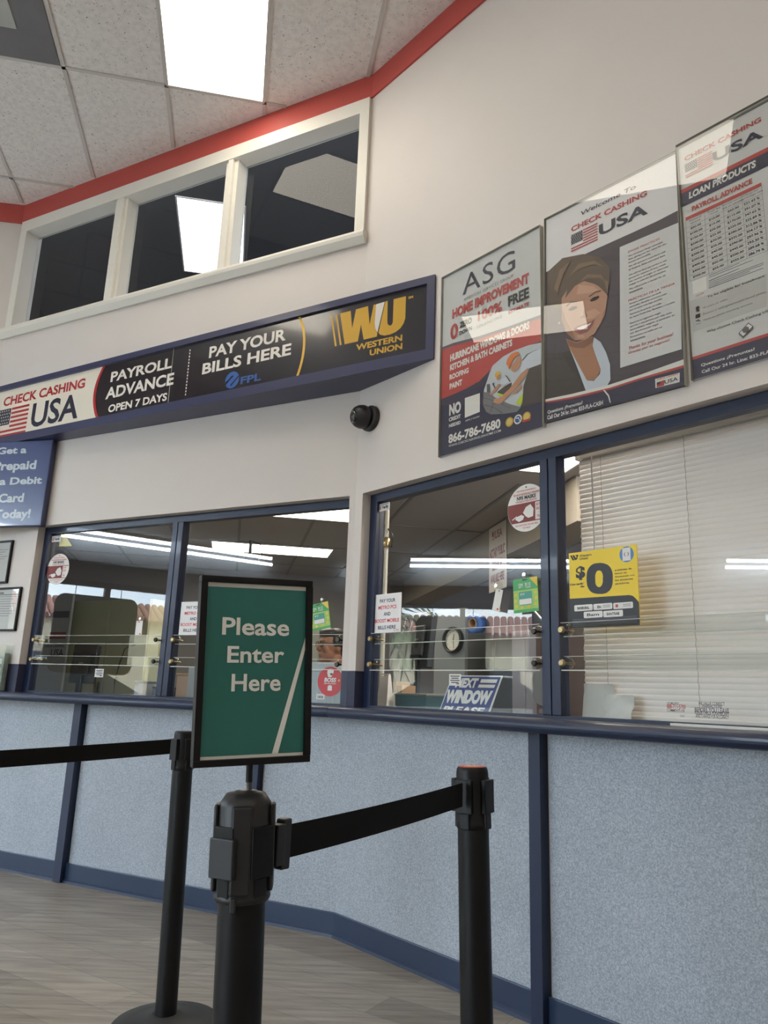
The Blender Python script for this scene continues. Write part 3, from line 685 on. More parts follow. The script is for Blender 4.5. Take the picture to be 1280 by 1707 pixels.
P1.polys('shingle_line', [[(0.91, 2.404), (0.978, 2.369), (1.062, 2.313), (1.062, 2.311), (0.978, 2.367), (0.91, 2.402)], [(0.91, 2.373), (0.978, 2.336), (1.021, 2.301), (1.015, 2.301), (0.978, 2.334), (0.91, 2.37)], [(0.973, 2.377), (0.946, 2.316), (0.948, 2.315), (0.976, 2.375)]], mat('print_dark_grey', (74, 74, 78), .5), 5, ph)
P1.poly('chimney', [(0.928, 2.462), (0.946, 2.459), (0.95, 2.415), (0.929, 2.423)], mat('print_chimney', (92, 92, 96), .5), 5, ph)
P1.polys('overalls', [[(1.165, 2.464), (1.228, 2.463), (1.226, 2.295), (1.187, 2.296), (1.126, 2.3), (1.134, 2.391)], [(1.032, 2.422), (1.071, 2.428), (1.068, 2.402), (1.026, 2.375), (0.997, 2.397), (0.989, 2.408)]], mat('print_overalls', (74, 64, 60), .5), 5, ph)
P1.polys('shirt', [[(1.128, 2.512), (1.166, 2.532), (1.229, 2.533), (1.228, 2.465), (1.165, 2.463), (1.16, 2.469), (1.122, 2.455), (1.118, 2.479)], [(0.997, 2.445), (1.011, 2.461), (1.037, 2.464), (1.063, 2.443), (1.067, 2.427), (1.032, 2.429), (1.013, 2.436)]], mat('print_shirt', (206, 212, 224), .5), 6, ph)
P1.polys('strap', [[(1.128, 2.512), (1.156, 2.532), (1.196, 2.535), (1.223, 2.534), (1.199, 2.535), (1.161, 2.528), (1.133, 2.509)], [(1.032, 2.475), (1.045, 2.466), (1.066, 2.434), (1.061, 2.433), (1.042, 2.463)]], black_p, 7, ph)
P1.polys('skin', [[(1.069, 2.512), (1.085, 2.516), (1.105, 2.535), (1.121, 2.53), (1.125, 2.507), (1.118, 2.485), (1.084, 2.471), (1.069, 2.485)], [(1.122, 2.453), (1.16, 2.467), (1.155, 2.441), (1.114, 2.406), (1.015, 2.348), (0.994, 2.348), (0.967, 2.365), (0.973, 2.379), (1.0, 2.375), (1.058, 2.401)], [(0.992, 2.483), (1.011, 2.481), (1.005, 2.465), (0.997, 2.461), (0.986, 2.469)], [(0.997, 2.443), (1.013, 2.436), (0.978, 2.411), (0.957, 2.402), (0.946, 2.409)], [(1.068, 2.372), (1.127, 2.402), (1.127, 2.385), (1.094, 2.369)]], skin, 7, ph)
P1.polys('hard_hat', [[(1.042, 2.523), (1.048, 2.545), (1.069, 2.561), (1.095, 2.563), (1.113, 2.555), (1.115, 2.543), (1.087, 2.537), (1.069, 2.512), (1.058, 2.491), (1.053, 2.506)]], mat('print_orange', (216, 118, 50), .5), 8, ph)
P1.polys('yellow_hard_hat', [[(0.977, 2.487), (0.981, 2.5), (0.995, 2.503), (1.008, 2.497), (1.01, 2.488), (0.995, 2.484), (0.988, 2.471)]], mat('print_yellow', (222, 172, 52), .5), 8, ph)
P1.polys('tool', [[(0.962, 2.455), (0.973, 2.456), (0.975, 2.453), (0.97, 2.451), (0.981, 2.428), (0.977, 2.427)]], black_p, 8, ph)
P1.polys('hi_vis', [[(0.994, 2.402), (1.026, 2.384), (1.021, 2.375), (0.994, 2.389)], [(1.114, 2.346), (1.134, 2.362), (1.131, 2.326), (1.118, 2.306), (1.093, 2.326)]], mat('print_hi_vis', (190, 205, 60), .5), 8, ph)
for i, (cx, cz) in enumerate([(1.056, 2.251), (1.102, 2.251), (1.148, 2.251)]):
    bd = P1.disc('badge', (cx, cz), .0215, [mat('print_gold', (196, 158, 66), .5), white_p, MATS['print_gold']][i], 3)
    P1.disc('badge_centre', (cx, cz), .015, [mat('print_gold_light', (222, 196, 110), .5), mat('print_blue_badge', (50, 84, 150), .5), MATS['print_gold_light']][i], 4, bd)
    if i == 1: P1.poly('state_outline', [(cx-.010, cz+.008), (cx+.006, cz+.008), (cx+.011, cz-.008), (cx+.008, cz-.010), (cx+.003, cz+.003), (cx-.010, cz+.004)], white_p, 5, bd)
    if i == 2: P1.poly('ribbon', [(cx-.024, cz-.012), (cx+.024, cz-.012), (cx+.02, cz-.022), (cx-.02, cz-.022)], red_p, 5, bd)

# 2 welcome
t, P2 = poster('poster', 'welcome poster with a smiling woman in a dark blazer', *POS_W, mat('print_purple_grey', (74, 64, 74), .5, vary=.2, vscale=2.5), R(1.35))
x0, x1, z0, z1 = POS_W
diag = [(1.263, 2.8724), (1.398, 2.8724), (1.511, 2.8748), (1.668, 2.8745), (1.767, 2.8755), (1.851, 2.881)]
P2.poly('white_top', [(x0, z1), (x0, diag[0][1])]+diag[1:-1]+[(x1, diag[-1][1]), (x1, z1)], mat('print_cool_white', (230, 228, 232), .5), 2)
P2.text('Welcome To', (1.43, 3.0584, 1.683, 3.078), mat('print_charcoal', (62, 60, 66), .5), 4, .012, .12, name='grey_lettering')
P2.text('CHECK CASHING', (1.382, 3.0039, 1.729, 3.0283), red_p, 4, .03, name='red_lettering')
P2.text('USA', (1.515, 2.9239, 1.731, 2.9754), ink_navy, 4, .03, name='navy_lettering')
P2.flag((1.381, 2.9109, 1.509, 2.9897), 4, mr=red_p, mw=white_p, mb=ink_navy)
wo = P2.poly('portrait', [(1.257, 2.4972), (1.33, 2.4754), (1.37, 2.4736), (1.401, 2.4125), (1.446, 2.2748), (1.381, 2.2799), (1.253, 2.2971)], mat('print_blazer', (62, 54, 52), .5, vary=.1, vscale=4), 2)
P2.poly('neck', [(1.354, 2.5301), (1.404, 2.4986), (1.481, 2.4999), (1.484, 2.448), (1.515, 2.3499), (1.49, 2.3122), (1.453, 2.3201), (1.401, 2.4075), (1.37, 2.4836)], mat('print_neck', (168, 116, 84), .5), 3, wo)
P2.poly('collar', [(1.486, 2.4931), (1.516, 2.4629), (1.54, 2.4107), (1.556, 2.3572), (1.557, 2.2942), (1.54, 2.2717), (1.449, 2.2729), (1.411, 2.3788), (1.373, 2.4807), (1.407, 2.4107), (1.445, 2.3348), (1.453, 2.3201), (1.484, 2.31), (1.511, 2.3308), (1.515, 2.3499), (1.489, 2.4261), (1.48, 2.4589)], mat('print_collar', (198, 206, 220), .5), 4, wo)
P2.polys('hair', [[(1.263, 2.8704), (1.337, 2.9026), (1.44, 2.8777), (1.519, 2.827), (1.56, 2.7673), (1.561, 2.6993), (1.548, 2.6469), (1.497, 2.6994), (1.454, 2.7421), (1.408, 2.7337), (1.36, 2.6993), (1.312, 2.6648), (1.274, 2.7047), (1.261, 2.7713)]], mat('print_hair', (98, 80, 66), .5, vary=.25, vscale=5), 3, wo)
P2.poly('face', [(1.333, 2.7185), (1.371, 2.7566), (1.427, 2.7653), (1.489, 2.7241), (1.531, 2.6864), (1.55, 2.646), (1.54, 2.5917), (1.517, 2.543), (1.49, 2.5072), (1.445, 2.4968), (1.397, 2.5094), (1.357, 2.5552), (1.335, 2.6135)], mat('print_face', (186, 140, 116), .5), 4, wo)
P2.polys('fringe', [[(1.351, 2.711), (1.377, 2.7978), (1.455, 2.7931), (1.525, 2.7562), (1.559, 2.7002), (1.55, 2.65), (1.522, 2.6901), (1.489, 2.7321), (1.445, 2.7538), (1.399, 2.7494)]], MATS['print_hair'], 5, wo)
P2.polys('hair_strand', [[(1.363, 2.7994), (1.42, 2.8421), (1.492, 2.8252), (1.535, 2.7815), (1.483, 2.812), (1.42, 2.8161)], [(1.413, 2.7529), (1.459, 2.7782), (1.525, 2.7482), (1.55, 2.7), (1.516, 2.7389), (1.459, 2.7612)], [(1.296, 2.7763), (1.326, 2.8533), (1.384, 2.874), (1.345, 2.8278), (1.314, 2.7519)], [(1.524, 2.7392), (1.556, 2.7062), (1.552, 2.658), (1.542, 2.6947)]], mat('print_hair_light', (128, 104, 84), .5), 6, wo)
P2.polys('face_highlight', [[(1.427, 2.6153), (1.493, 2.6133), (1.518, 2.587), (1.492, 2.5722), (1.459, 2.5792)], [(1.418, 2.747), (1.488, 2.7131), (1.513, 2.6809), (1.452, 2.695), (1.407, 2.7077)], [(1.406, 2.5296), (1.437, 2.5196), (1.446, 2.5058), (1.415, 2.5109)]], mat('print_face_light', (204, 158, 132), .5), 5, wo)
P2.polys('face_shade', [[(1.336, 2.6736), (1.358, 2.6052), (1.393, 2.5383), (1.401, 2.5085), (1.357, 2.5552), (1.332, 2.6234)], [(1.545, 2.6068), (1.537, 2.5686), (1.506, 2.5217), (1.521, 2.5491), (1.531, 2.5824)]], mat('print_face_shade', (160, 114, 94), .5), 5, wo)
P2.polys('neck_shade', [[(1.36, 2.5233), (1.404, 2.4936), (1.481, 2.4949), (1.482, 2.4739), (1.441, 2.4617), (1.398, 2.4754), (1.369, 2.4945)]], mat('print_neck_shade', (136, 90, 66), .5), 4, wo)
P2.polys('lapel', [[(1.33, 2.4754), (1.37, 2.4736), (1.401, 2.4125), (1.434, 2.3225), (1.384, 2.377)]], mat('print_lapel', (52, 46, 46), .5), 3, wo)
P2.polys('eye', [[(1.469, 2.6575), (1.487, 2.6651), (1.511, 2.6628), (1.514, 2.6549), (1.495, 2.6483), (1.477, 2.6498)], [(1.367, 2.6535), (1.383, 2.661), (1.406, 2.6566), (1.411, 2.6468), (1.396, 2.6434), (1.376, 2.6457)]], mat('print_eye', (44, 34, 34), .5), 6, wo)
P2.polys('eyebrow', [[(1.465, 2.6774), (1.496, 2.6873), (1.522, 2.6831), (1.522, 2.6781), (1.496, 2.6813), (1.469, 2.6725)], [(1.355, 2.6751), (1.379, 2.6858), (1.411, 2.6758), (1.411, 2.6718), (1.38, 2.6799), (1.358, 2.6692)]], MATS['print_hair'], 6, wo)
P2.poly('nose', [(1.441, 2.6357), (1.459, 2.5952), (1.453, 2.5881), (1.426, 2.5942), (1.424, 2.6012), (1.438, 2.6026)], mat('print_nose', (160, 112, 92), .5), 6, wo)
P2.poly('lips', [(1.392, 2.5612), (1.421, 2.5671), (1.452, 2.565), (1.479, 2.5638), (1.492, 2.5692), (1.482, 2.5459), (1.457, 2.5262), (1.424, 2.5272), (1.402, 2.5435)], mat('print_lips', (150, 82, 84), .5), 6, wo)
P2.poly('teeth', [(1.407, 2.5567), (1.434, 2.5585), (1.461, 2.5573), (1.478, 2.5588), (1.469, 2.5505), (1.443, 2.5428), (1.42, 2.5471)], white_p, 7, wo)
P2.disc('earring', (1.322, 2.6111), .004, white_p, 5, wo)
sh = P2.poly('notice_panel', [(1.607, 2.8357), (1.855, 2.8301), (1.844, 2.3298), (1.599, 2.3304)], mat('print_sheet', (214, 214, 216), .5), 3)
P2.texts([('STORE PRACTICES', (1.643, 2.7938, 1.775, 2.8017)), ('PRÁCTICAS DE LA TIENDA', (1.64, 2.5887, 1.828, 2.5993))], red_p, 4, .012, name='red_heading')
P2.texts([('Thanks for your business!', (1.636, 2.3875, 1.815, 2.4039)), ('Gracias por su negocio!', (1.635, 2.3725, 1.801, 2.3845))], red_p, 4, .012, .2, name='red_closing')
bodyl = []
def para(lines, s0, z, zh, pitch, wide):
    global bodyl
    for i, ln in enumerate(lines):
        bodyl.append((ln, (s0, z-pitch*i, s0+wide*len(ln)/36.0, z-pitch*i+zh)))
SX = 1.644; WD = 0.152*36/34
ZR = [2.7738, 2.7297, 2.6927, 2.6337, 2.5727, 2.5286, 2.4916, 2.4346]
PT = 0.01367
for zr, ls in zip(ZR, [['We will always charge reasonable', 'fees, giving you fair value for the', 'lowest rate possible.'], ['We will operate in accordance with', 'all Federal, State and Local laws.'],
    ['We will not deny any service to any', 'person for reasons of race, creed,', 'sex, country of origin, or otherwise', 'engage in unlawful discrimination.'], ['We will provide a receipt for all', 'transactions.'],
    ['Siempre cobraremos una tarifa', 'razonable, dándole un precio justo', 'por el costo más bajo posible.'], ['Operamos de acuerdo con todas', 'las leyes Federales, Estatales y Locales.'],
    ['Nosotros no negaremos ningún', 'servicio a una persona por raza, sexo,', 'nacionalidad, religión, ni participar en', 'una discriminación ilegal.'], ['Proveeremos un recibo por sus', 'transacciones.']]):
    para(ls, SX, zr, PT*.68, PT, WD)
P2.texts(bodyl, black_p, 4, .008, name='body_lettering', joined=True)
ft = [(1.251, 2.289), (1.381, 2.2799), (1.553, 2.2721), (1.687, 2.2761), (1.847, 2.2809)]
P2.poly('white_swoosh', [(x0, ft[0][1]+.004)]+[(x, z+.003) for x, z in ft[1:-1]]+[(x1, ft[-1][1]+.008), (x1, ft[-1][1]-.02)]+[(x, z-.012) for x, z in ft[1:-1][::-1]]+[(x0, ft[0][1]-.006)], white_p, 5)
P2.poly('red_swoosh', [(x0, ft[0][1]-.006)]+[(x, z-.010) for x, z in ft[1:-1]]+[(x1, ft[-1][1]-.014), (x1, ft[-1][1]-.024)]+[(x, z-.018) for x, z in ft[1:-1][::-1]]+[(x0, ft[0][1]-.012)], red_p, 6)
P2.poly('navy_base', [(x0, z0), (x1, z0), (x1, ft[-1][1]-.024)]+[(x, z-.018) for x, z in ft[1:-1][::-1]]+[(x0, ft[0][1]-.012)], navy_p, 6)
P2.poly('white_tick', [(1.525, 2.2602), (1.532, 2.2594), (1.551, 2.233), (1.558, 2.2002), (1.554, 2.2011), (1.546, 2.2298)], white_p, 7)
P2.texts([('Questions ¿Preguntas?', (1.265, 2.2224, 1.433, 2.2405)), ('Call Our 24 hr. Line: 833-FLA-CASH', (1.264, 2.2014, 1.524, 2.2192))], white_p, 7, .02, name='white_lettering')
bx = P2.poly('logo_box', [(1.741, 2.2447), (1.835, 2.2425), (1.833, 2.2075), (1.741, 2.2097)], white_p, 7)
P2.text('CHECK CASHING', (1.748, 2.2369, 1.828, 2.2423), red_p, 8, .02, name='red_lettering', parent=bx); P2.text('USA', (1.777, 2.2148, 1.828, 2.2293), ink_navy, 8, .02, name='navy_lettering', parent=bx)
P2.polys('flag', [[(1.748, 2.2289), (1.777, 2.2308), (1.775, 2.2107), (1.747, 2.2109)]], red_p, 8, bx); P2.polys('canton', [[(1.748, 2.2289), (1.762, 2.2293), (1.761, 2.2193), (1.747, 2.2199)]], ink_navy, 9, bx)

# 3 loan products
t, P3 = poster('poster', 'loan products poster with a table of fees', *POS_L, mat('print_light_grey', (206, 206, 206), .5))
x0, x1, z0, z1 = POS_L
k = MB(); k.box(-.302, .302, -.024, -.0006, .937, .945); k.build('top_rail', mat('dark_rail', (62, 58, 56), .4), t)
P3.text('CHECK CASHING', (1.895, 3.0612, 2.173, 3.081), red_p, 3, .03, name='red_lettering')
P3.text('USA', (1.999, 2.9973, 2.175, 3.037), ink_navy, 3, .03, name='navy_lettering')
P3.flag((1.895, 2.9892, 1.998, 3.0483), 3, mr=red_p, mw=white_p, mb=ink_navy)
nb = [(1.874, 2.934), (2.179, 2.9361), (2.175, 2.88), (1.875, 2.879)]; rr = [(1.873, 2.946), (2.046, 2.9467)]
zt_, zb_ = (nb[0][1]+nb[1][1])/2, (nb[2][1]+nb[3][1])/2
P3.poly('red_stripe', [(x0, zt_), (x1, zt_), (x1, zt_+.016), (x0, zt_+.016)], red_p, 2)
P3.poly('navy_band', [(x0, zb_), (x1, zb_), (x1, zt_), (x0, zt_)], navy_p, 2)
P3.text('LOAN PRODUCTS', (1.902, 2.8973, 2.143, 2.9257), white_p, 3, .032, .12, name='white_lettering')
P3.text('PAYROLL ADVANCE', (1.91, 2.8414, 2.126, 2.8625), red_p, 3, .032, name='red_heading')
hd = [(1.884, 2.8301), (2.154, 2.8298), (2.154, 2.8168), (1.884, 2.8161)]
T0, T1 = hd[0][0], (hd[1][0]+hd[2][0])/2; HZ1, HZ0 = (hd[0][1]+hd[1][1])/2, (hd[2][1]+hd[3][1])/2
P3.poly('table_header', [(T0, HZ0), (T1, HZ0), (T1, HZ1), (T0, HZ1)], red_p, 2)
col1 = [50*i for i in range(1, 11)]; col2 = [5+5*i for i in range(1, 11)]; col3 = [5+55*i for i in range(1, 11)]; col4 = '521.43 391.07 347.62 325.89 312.86 304.17 297.96 293.30 289.68 286.79'.split()
r1 = (1.92, 2.7765); r10 = (1.919, 2.5815)
dz = (r1[1]-r10[1])/9; ctr = [r1[0], 1.988, 2.055, 2.118]
rows = []
for i in range(10):
    zc = r1[1]-dz*i
    for c, v in zip(ctr, ('$%d.00' % col1[i], '$%d.00' % col2[i], '$%d.00' % col3[i], col4[i]+' %')):
        w = .0066*len(v); rows.append((v, (c-w/2, zc-.005, c+w/2, zc+.005)))
P3.texts(rows, black_p, 3, .02, name='table_figures', joined=True)
tw = T1-T0
lines = [[(T0, r1[1]-dz*(i-.5)-.0006), (T1, r1[1]-dz*(i-.5)-.0006), (T1, r1[1]-dz*(i-.5)+.0006), (T0, r1[1]-dz*(i-.5)+.0006)] for i in range(11)]
for c in [T0, (ctr[0]+ctr[1])/2, (ctr[1]+ctr[2])/2, (ctr[2]+ctr[3])/2, T1]: lines.append([(c-.0006, r10[1]-dz/2), (c+.0006, r10[1]-dz/2), (c+.0006, HZ0), (c-.0006, HZ0)])
P3.polys('table_rule', lines, mat('print_rule', (142, 142, 142), .5), 2)
heads = []
for c, (u, v) in zip(ctr, (('Amount of', 'advance'), ('Total fee', 'charge'), ('Payment amount', 'due on advance'), ('Charge per', 'percentage rate'))):
    for j, q in enumerate((u, v)):
        w = .0052*len(q); heads.append((q, (c-w/2, HZ0-.012-.011*j, c+w/2, HZ0-.005-.011*j)))
P3.texts(heads, black_p, 3, .0, name='column_lettering', joined=True)
P3.polys('small_print', [[[(1.953, 2.5648), (2.06, 2.5669), (2.06, 2.5649), (1.953, 2.5628)], [(1.953, 2.5578), (2.105, 2.5583), (2.105, 2.5563), (1.953, 2.5558)], [(1.952, 2.5448), (2.059, 2.5469), (2.058, 2.5449), (1.952, 2.5418)], [(1.951, 2.5378), (2.138, 2.5337), (2.138, 2.5317), (1.951, 2.5358)], [(1.951, 2.5308), (2.137, 2.5276), (2.137, 2.5256), (1.951, 2.5288)], [(1.95, 2.5238), (2.092, 2.5222), (2.092, 2.5202), (1.95, 2.5218)], [(1.95, 2.5178), (2.136, 2.5146), (2.136, 2.5126), (1.95, 2.5148)]]][0], mat('print_small_grey', (120, 120, 124), .5), 2)
P3.text('SCAN ME', (1.904, 2.5043, 1.932, 2.5076), red_p, 3, .02, name='red_caption')
P3.poly('blank_square', [(1.893, 2.5662), (1.944, 2.5647), (1.942, 2.5147), (1.893, 2.5162)], white_p, 2)
P3.texts([('To be eligible for Installment', (1.943, 2.4787, 2.137, 2.4886)), ('Why choose Check Cashing USA', (1.932, 2.3496, 2.149, 2.3608))], black_p, 3, .012, name='black_lettering')
P3.poly('grey_strip', [(1.878, 2.4951), (2.143, 2.4897), (2.133, 2.3746), (1.883, 2.3731)], mat('print_strip', (190, 190, 188), .5), 1)
P3.texts([('18 years or older', (1.925, 2.4445, 2.013, 2.4534)), ('Possess a valid government-issued photo', (1.924, 2.4205, 2.136, 2.4306)), ('Have an active checking account', (1.924, 2.3985, 2.092, 2.4072)), ('Walk in', (2.106, 2.3263, 2.147, 2.3357)), ('Simple', (2.107, 2.3084, 2.145, 2.3157)), ('No credit', (2.107, 2.2904, 2.157, 2.2978))][:3], midgrey_p, 3, .0, name='grey_lettering')
hc = (1.906, 2.4573); P3.disc('person_icon', hc, .007, black_p, 3); 
P3.polys('person_icon', [[(1.9, 2.4513), (1.906, 2.4523), (1.912, 2.4494), (1.912, 2.4434), (1.9, 2.4453)], [(1.897, 2.4343), (1.913, 2.4344), (1.913, 2.4194), (1.896, 2.4202)]], black_p, 3)
P3.polys('bank_icon', [[(1.896, 2.4112), (1.906, 2.4143), (1.914, 2.4054), (1.914, 2.4034), (1.896, 2.4082)], [(1.897, 2.3982), (1.914, 2.3974), (1.914, 2.3954), (1.896, 2.3962)]], midgrey_p, 3)
bn = P3.poly('banknote_icon', [(2.039, 2.3127), (2.073, 2.339), (2.088, 2.3192), (2.052, 2.2928)], black_p, 3)
P3.poly('banknote_face', [(2.042, 2.3117), (2.073, 2.335), (2.085, 2.3201), (2.053, 2.2958)], white_p, 4, bn); P3.disc('coin', (2.063, 2.3159), .011, midgrey_p, 5, bn)
P3.poly('banknote_edge', [(2.039, 2.3117), (2.052, 2.2918), (2.088, 2.3182), (2.087, 2.3122), (2.052, 2.2888), (2.039, 2.3077)], midgrey_p, 4, bn)
nz = [(1.878, 2.2781), (2.12, 2.2605)]; nzz = (nz[0][1]+nz[1][1])/2
P3.poly('red_stripe', [(x0, nzz), (x1, nzz), (x1, nzz+.011), (x0, nzz+.011)], red_p, 2); P3.poly('navy_base', [(x0, z0), (x1, z0), (x1, nzz), (x0, nzz)], navy_p, 2)
P3.texts([('Questions ¿Preguntas?', (1.904, 2.2313, 2.086, 2.2451)), ('Call Our 24 hr. Line: 833-FLA-CASH', (1.905, 2.2093, 2.184, 2.2211))], white_p, 3, .02, name='white_lettering')

# ---------------------------------------------------------------- things stuck to the teller glass
GLASS = .0715                       # local y of the room face of the panes
def decal(name, label, cat, s, z, az, face=GLASS, group=None, roll=0.0):
    t = on_wall(name, label, cat, s, z, az, 0, group, roll)
    return t, Print(t, s, z, face)
def solid_card(t, p, pts, m, th=.0015, name='card', face=GLASS):
    """a card with thickness whose front carries the print"""
    pts = [p.q(P) for P in pts]
    area = sum(pts[i][0]*pts[(i+1)%len(pts)][1]-pts[(i+1)%len(pts)][0]*pts[i][1] for i in range(len(pts)))
    if area < 0: pts = pts[::-1]
    b = MB(); b.prism(pts, 0, th, M=Matrix.Translation((0, face, 0)) @ Matrix.Rotation(R(90), 4, 'X'))
    o = b.build(name, m, t); p.y = face-th; return o
def ell(c, rx, rz, n=44): return [(c[0]+rx*math.cos(2*math.pi*k/n), c[1]+rz*math.sin(2*math.pi*k/n)) for k in range(n)]
maroon_p = mat('print_maroon', (126, 52, 46), .5)
def mask_sticker(label, s, z, az):
    t, p = decal('mask_sticker', label, 'sticker', s, z, az, group='round mask stickers')
    r = .103
    solid_card(t, p, ell((s, z), r, r), white_p, .0008, 'disc')
    def band(z0, z1, x0=None, x1=None):
        out = []; N = 14
        w = lambda q: math.sqrt(max(0, (r-.002)**2-(q-z)**2))
        L = [(-w(z0+(z1-z0)*i/N)+s if x0 is None else max(x0+s, s-w(z0+(z1-z0)*i/N)), z0+(z1-z0)*i/N) for i in range(N+1)]
        Rr = [(w(z0+(z1-z0)*i/N)+s if x1 is None else min(x1+s, s+w(z0+(z1-z0)*i/N)), z0+(z1-z0)*i/N) for i in range(N+1)]
        return L+Rr[::-1]
    p.poly('photo', band(z-.058, z+.018, None, .046), maroon_p, 1)
    p.poly('rule', band(z+.018, z+.022), maroon_p, 1); p.poly('rule', band(z-.062, z-.058), maroon_p, 1)
    p.polys('mask_picture', [[(s+.035, z-.042), (s+.038, z-.01), (s+.022, z+.012), (s-.002, z+.003), (s-.018, z-.02), (s-.005, z-.036), (s+.01, z-.046)], [(s-.012, z-.036), (s-.026, z-.028), (s-.052, z-.034), (s-.06, z-.044), (s-.04, z-.057), (s-.018, z-.05)], [(s-.05, z-.034), (s-.075, z-.046), (s-.077, z-.043), (s-.052, z-.03)]], white_p, 2)
    p.texts([('FOR YOUR CONVENIENCE,', (s-.05, z+.072, s+.05, z+.080)), ('WE HAVE INDIVIDUALLY WRAPPED', (s-.07, z+.057, s+.07, z+.066)), ('FOR SALE AT THIS LOCATION.', (s-.056, z+.026, s+.056, z+.034)), ('$2.99', (s+.052, z+.0, s+.078, z+.012)), ('EACH', (s+.052, z-.018, s+.078, z-.006)), ('TAX', (s+.054, z-.05, s+.074, z-.038)), ('+', (s+.062, z-.03, s+.067, z-.025)), ('ASK OUR STAFF, WE ARE HERE', (s-.06, z-.078, s+.06, z-.070)), ('TO HELP!', (s-.02, z-.09, s+.02, z-.083))], red_p, 2, .015, name='red_lettering')
    p.text('N95 MASKS', (s-.05, z+.037, s+.05, z+.054), black_p, 2, .03, name='black_lettering')
    p.disc('hole', (s, z+.09), .0035, black_p, 2)
mask_sticker('round face mask sticker under the yellow triangular card', -2.275+.0, 1.828, AZ_A)
mask_sticker('round face mask sticker high on the pane next to the blinds', 1.076, 1.885, AZ_B)
def verify(label, s, z, az):
    t, p = decal('verify_sticker', label, 'sticker', s, z, az, group='employment check stickers')
    solid_card(t, p, [(s-.042, z-.02), (s+.042, z-.02), (s+.042, z+.02), (s-.042, z+.02)], white_p, .0006)
    p.text('E', (s-.034, z-.010, s-.02, z+.008), red_p, 1, .04, name='red_letter'); p.text('Verify', (s-.016, z-.014, s+.034, z+.008), ink_navy, 1, .035, name='navy_lettering')
    p.poly('top_line', [(s-.036, z+.012), (s+.036, z+.012), (s+.036, z+.015), (s-.036, z+.015)], ink_navy, 1)
verify('small white verify sticker beside the yellow triangular card', -2.33, 2.035, AZ_A)
verify('small white verify sticker in the top corner above the white bill payment sign', .152, 2.04, AZ_B)
t, p = decal('triangle_card', 'yellow triangular card stuck behind a small verify sticker', 'card', -2.25, 2.02, AZ_A, .085)
solid_card(t, p, [(-2.31, 1.985), (-2.185, 1.98), (-2.275, 2.07), (-2.312, 2.07)], mat('yellow_card', (222, 206, 96), .5), .001, 'card', .085)
def pay_sign(label, s0, az, grp):
    s1, z0, z1 = s0+.2, 1.392, 1.585; s = s0+.1
    t, p = decal('bill_payment_sign', label, 'sign', s, 1.49, az, group=grp)
    solid_card(t, p, [(s0, z0), (s1, z0), (s1, z1), (s0, z1)], mat('card_white', (232, 230, 230), .45), .003)
    L = lambda st, w, i: (st, (s-w, z1-.043-.033*i, s+w, z1-.043-.033*i+.018))
    p.texts([L('PAY YOUR', .058, 0), L('AND', .025, 2), L('BILLS HERE', .066, 4)], ink_navy, 1, .02, name='navy_lettering')
    p.texts([L('METRO PCS', .068, 1), L('BOOST MOBILE', .09, 3)], mat('print_bright_red', (206, 48, 58), .5), 1, .02, name='red_lettering')
    p.text('CC USA', (s+.052, z0+.006, s+.09, z0+.016), red_p, 1, .0, name='small_logo')
pay_sign('white bill payment sign half hidden behind the green entrance sign', -1.183, AZ_A, 'bill payment signs')
pay_sign('white bill payment sign in full view beside the white pier', .107, AZ_B, 'bill payment signs')
green_card = mat('card_green', (66, 160, 84), .4); lime = mat('card_lime', (150, 196, 92), .4); yel = mat('card_yellow', (216, 190, 62), .4); teal = mat('card_teal', (70, 150, 130), .4)
def suction_hook(label, s, z, az):
    t = on_wall('suction_hook', label, 'hook', s, z, az, 0, 'clear suction hooks'); Y = Matrix.Rotation(R(90), 4, 'X')
    k = MB(); k.lathe([(.023, -GLASS), (.021, -GLASS+.004), (.01, -GLASS+.009), (.006, -GLASS+.016), (.004, -GLASS+.02)], 20, M=Y); k.build('cup', clear_m, t)
    k = MB(); k.tube([(0, GLASS-.0205, .0), (0, GLASS-.0235, -.006), (0, GLASS-.0235, -.018), (0, GLASS-.028, -.022), (0, GLASS-.032, -.016)], .0016, 8); k.lathe([(.008, -GLASS+.0202), (.008, -GLASS+.0225)], 16, M=Y); k.build('wire', chrome, t)
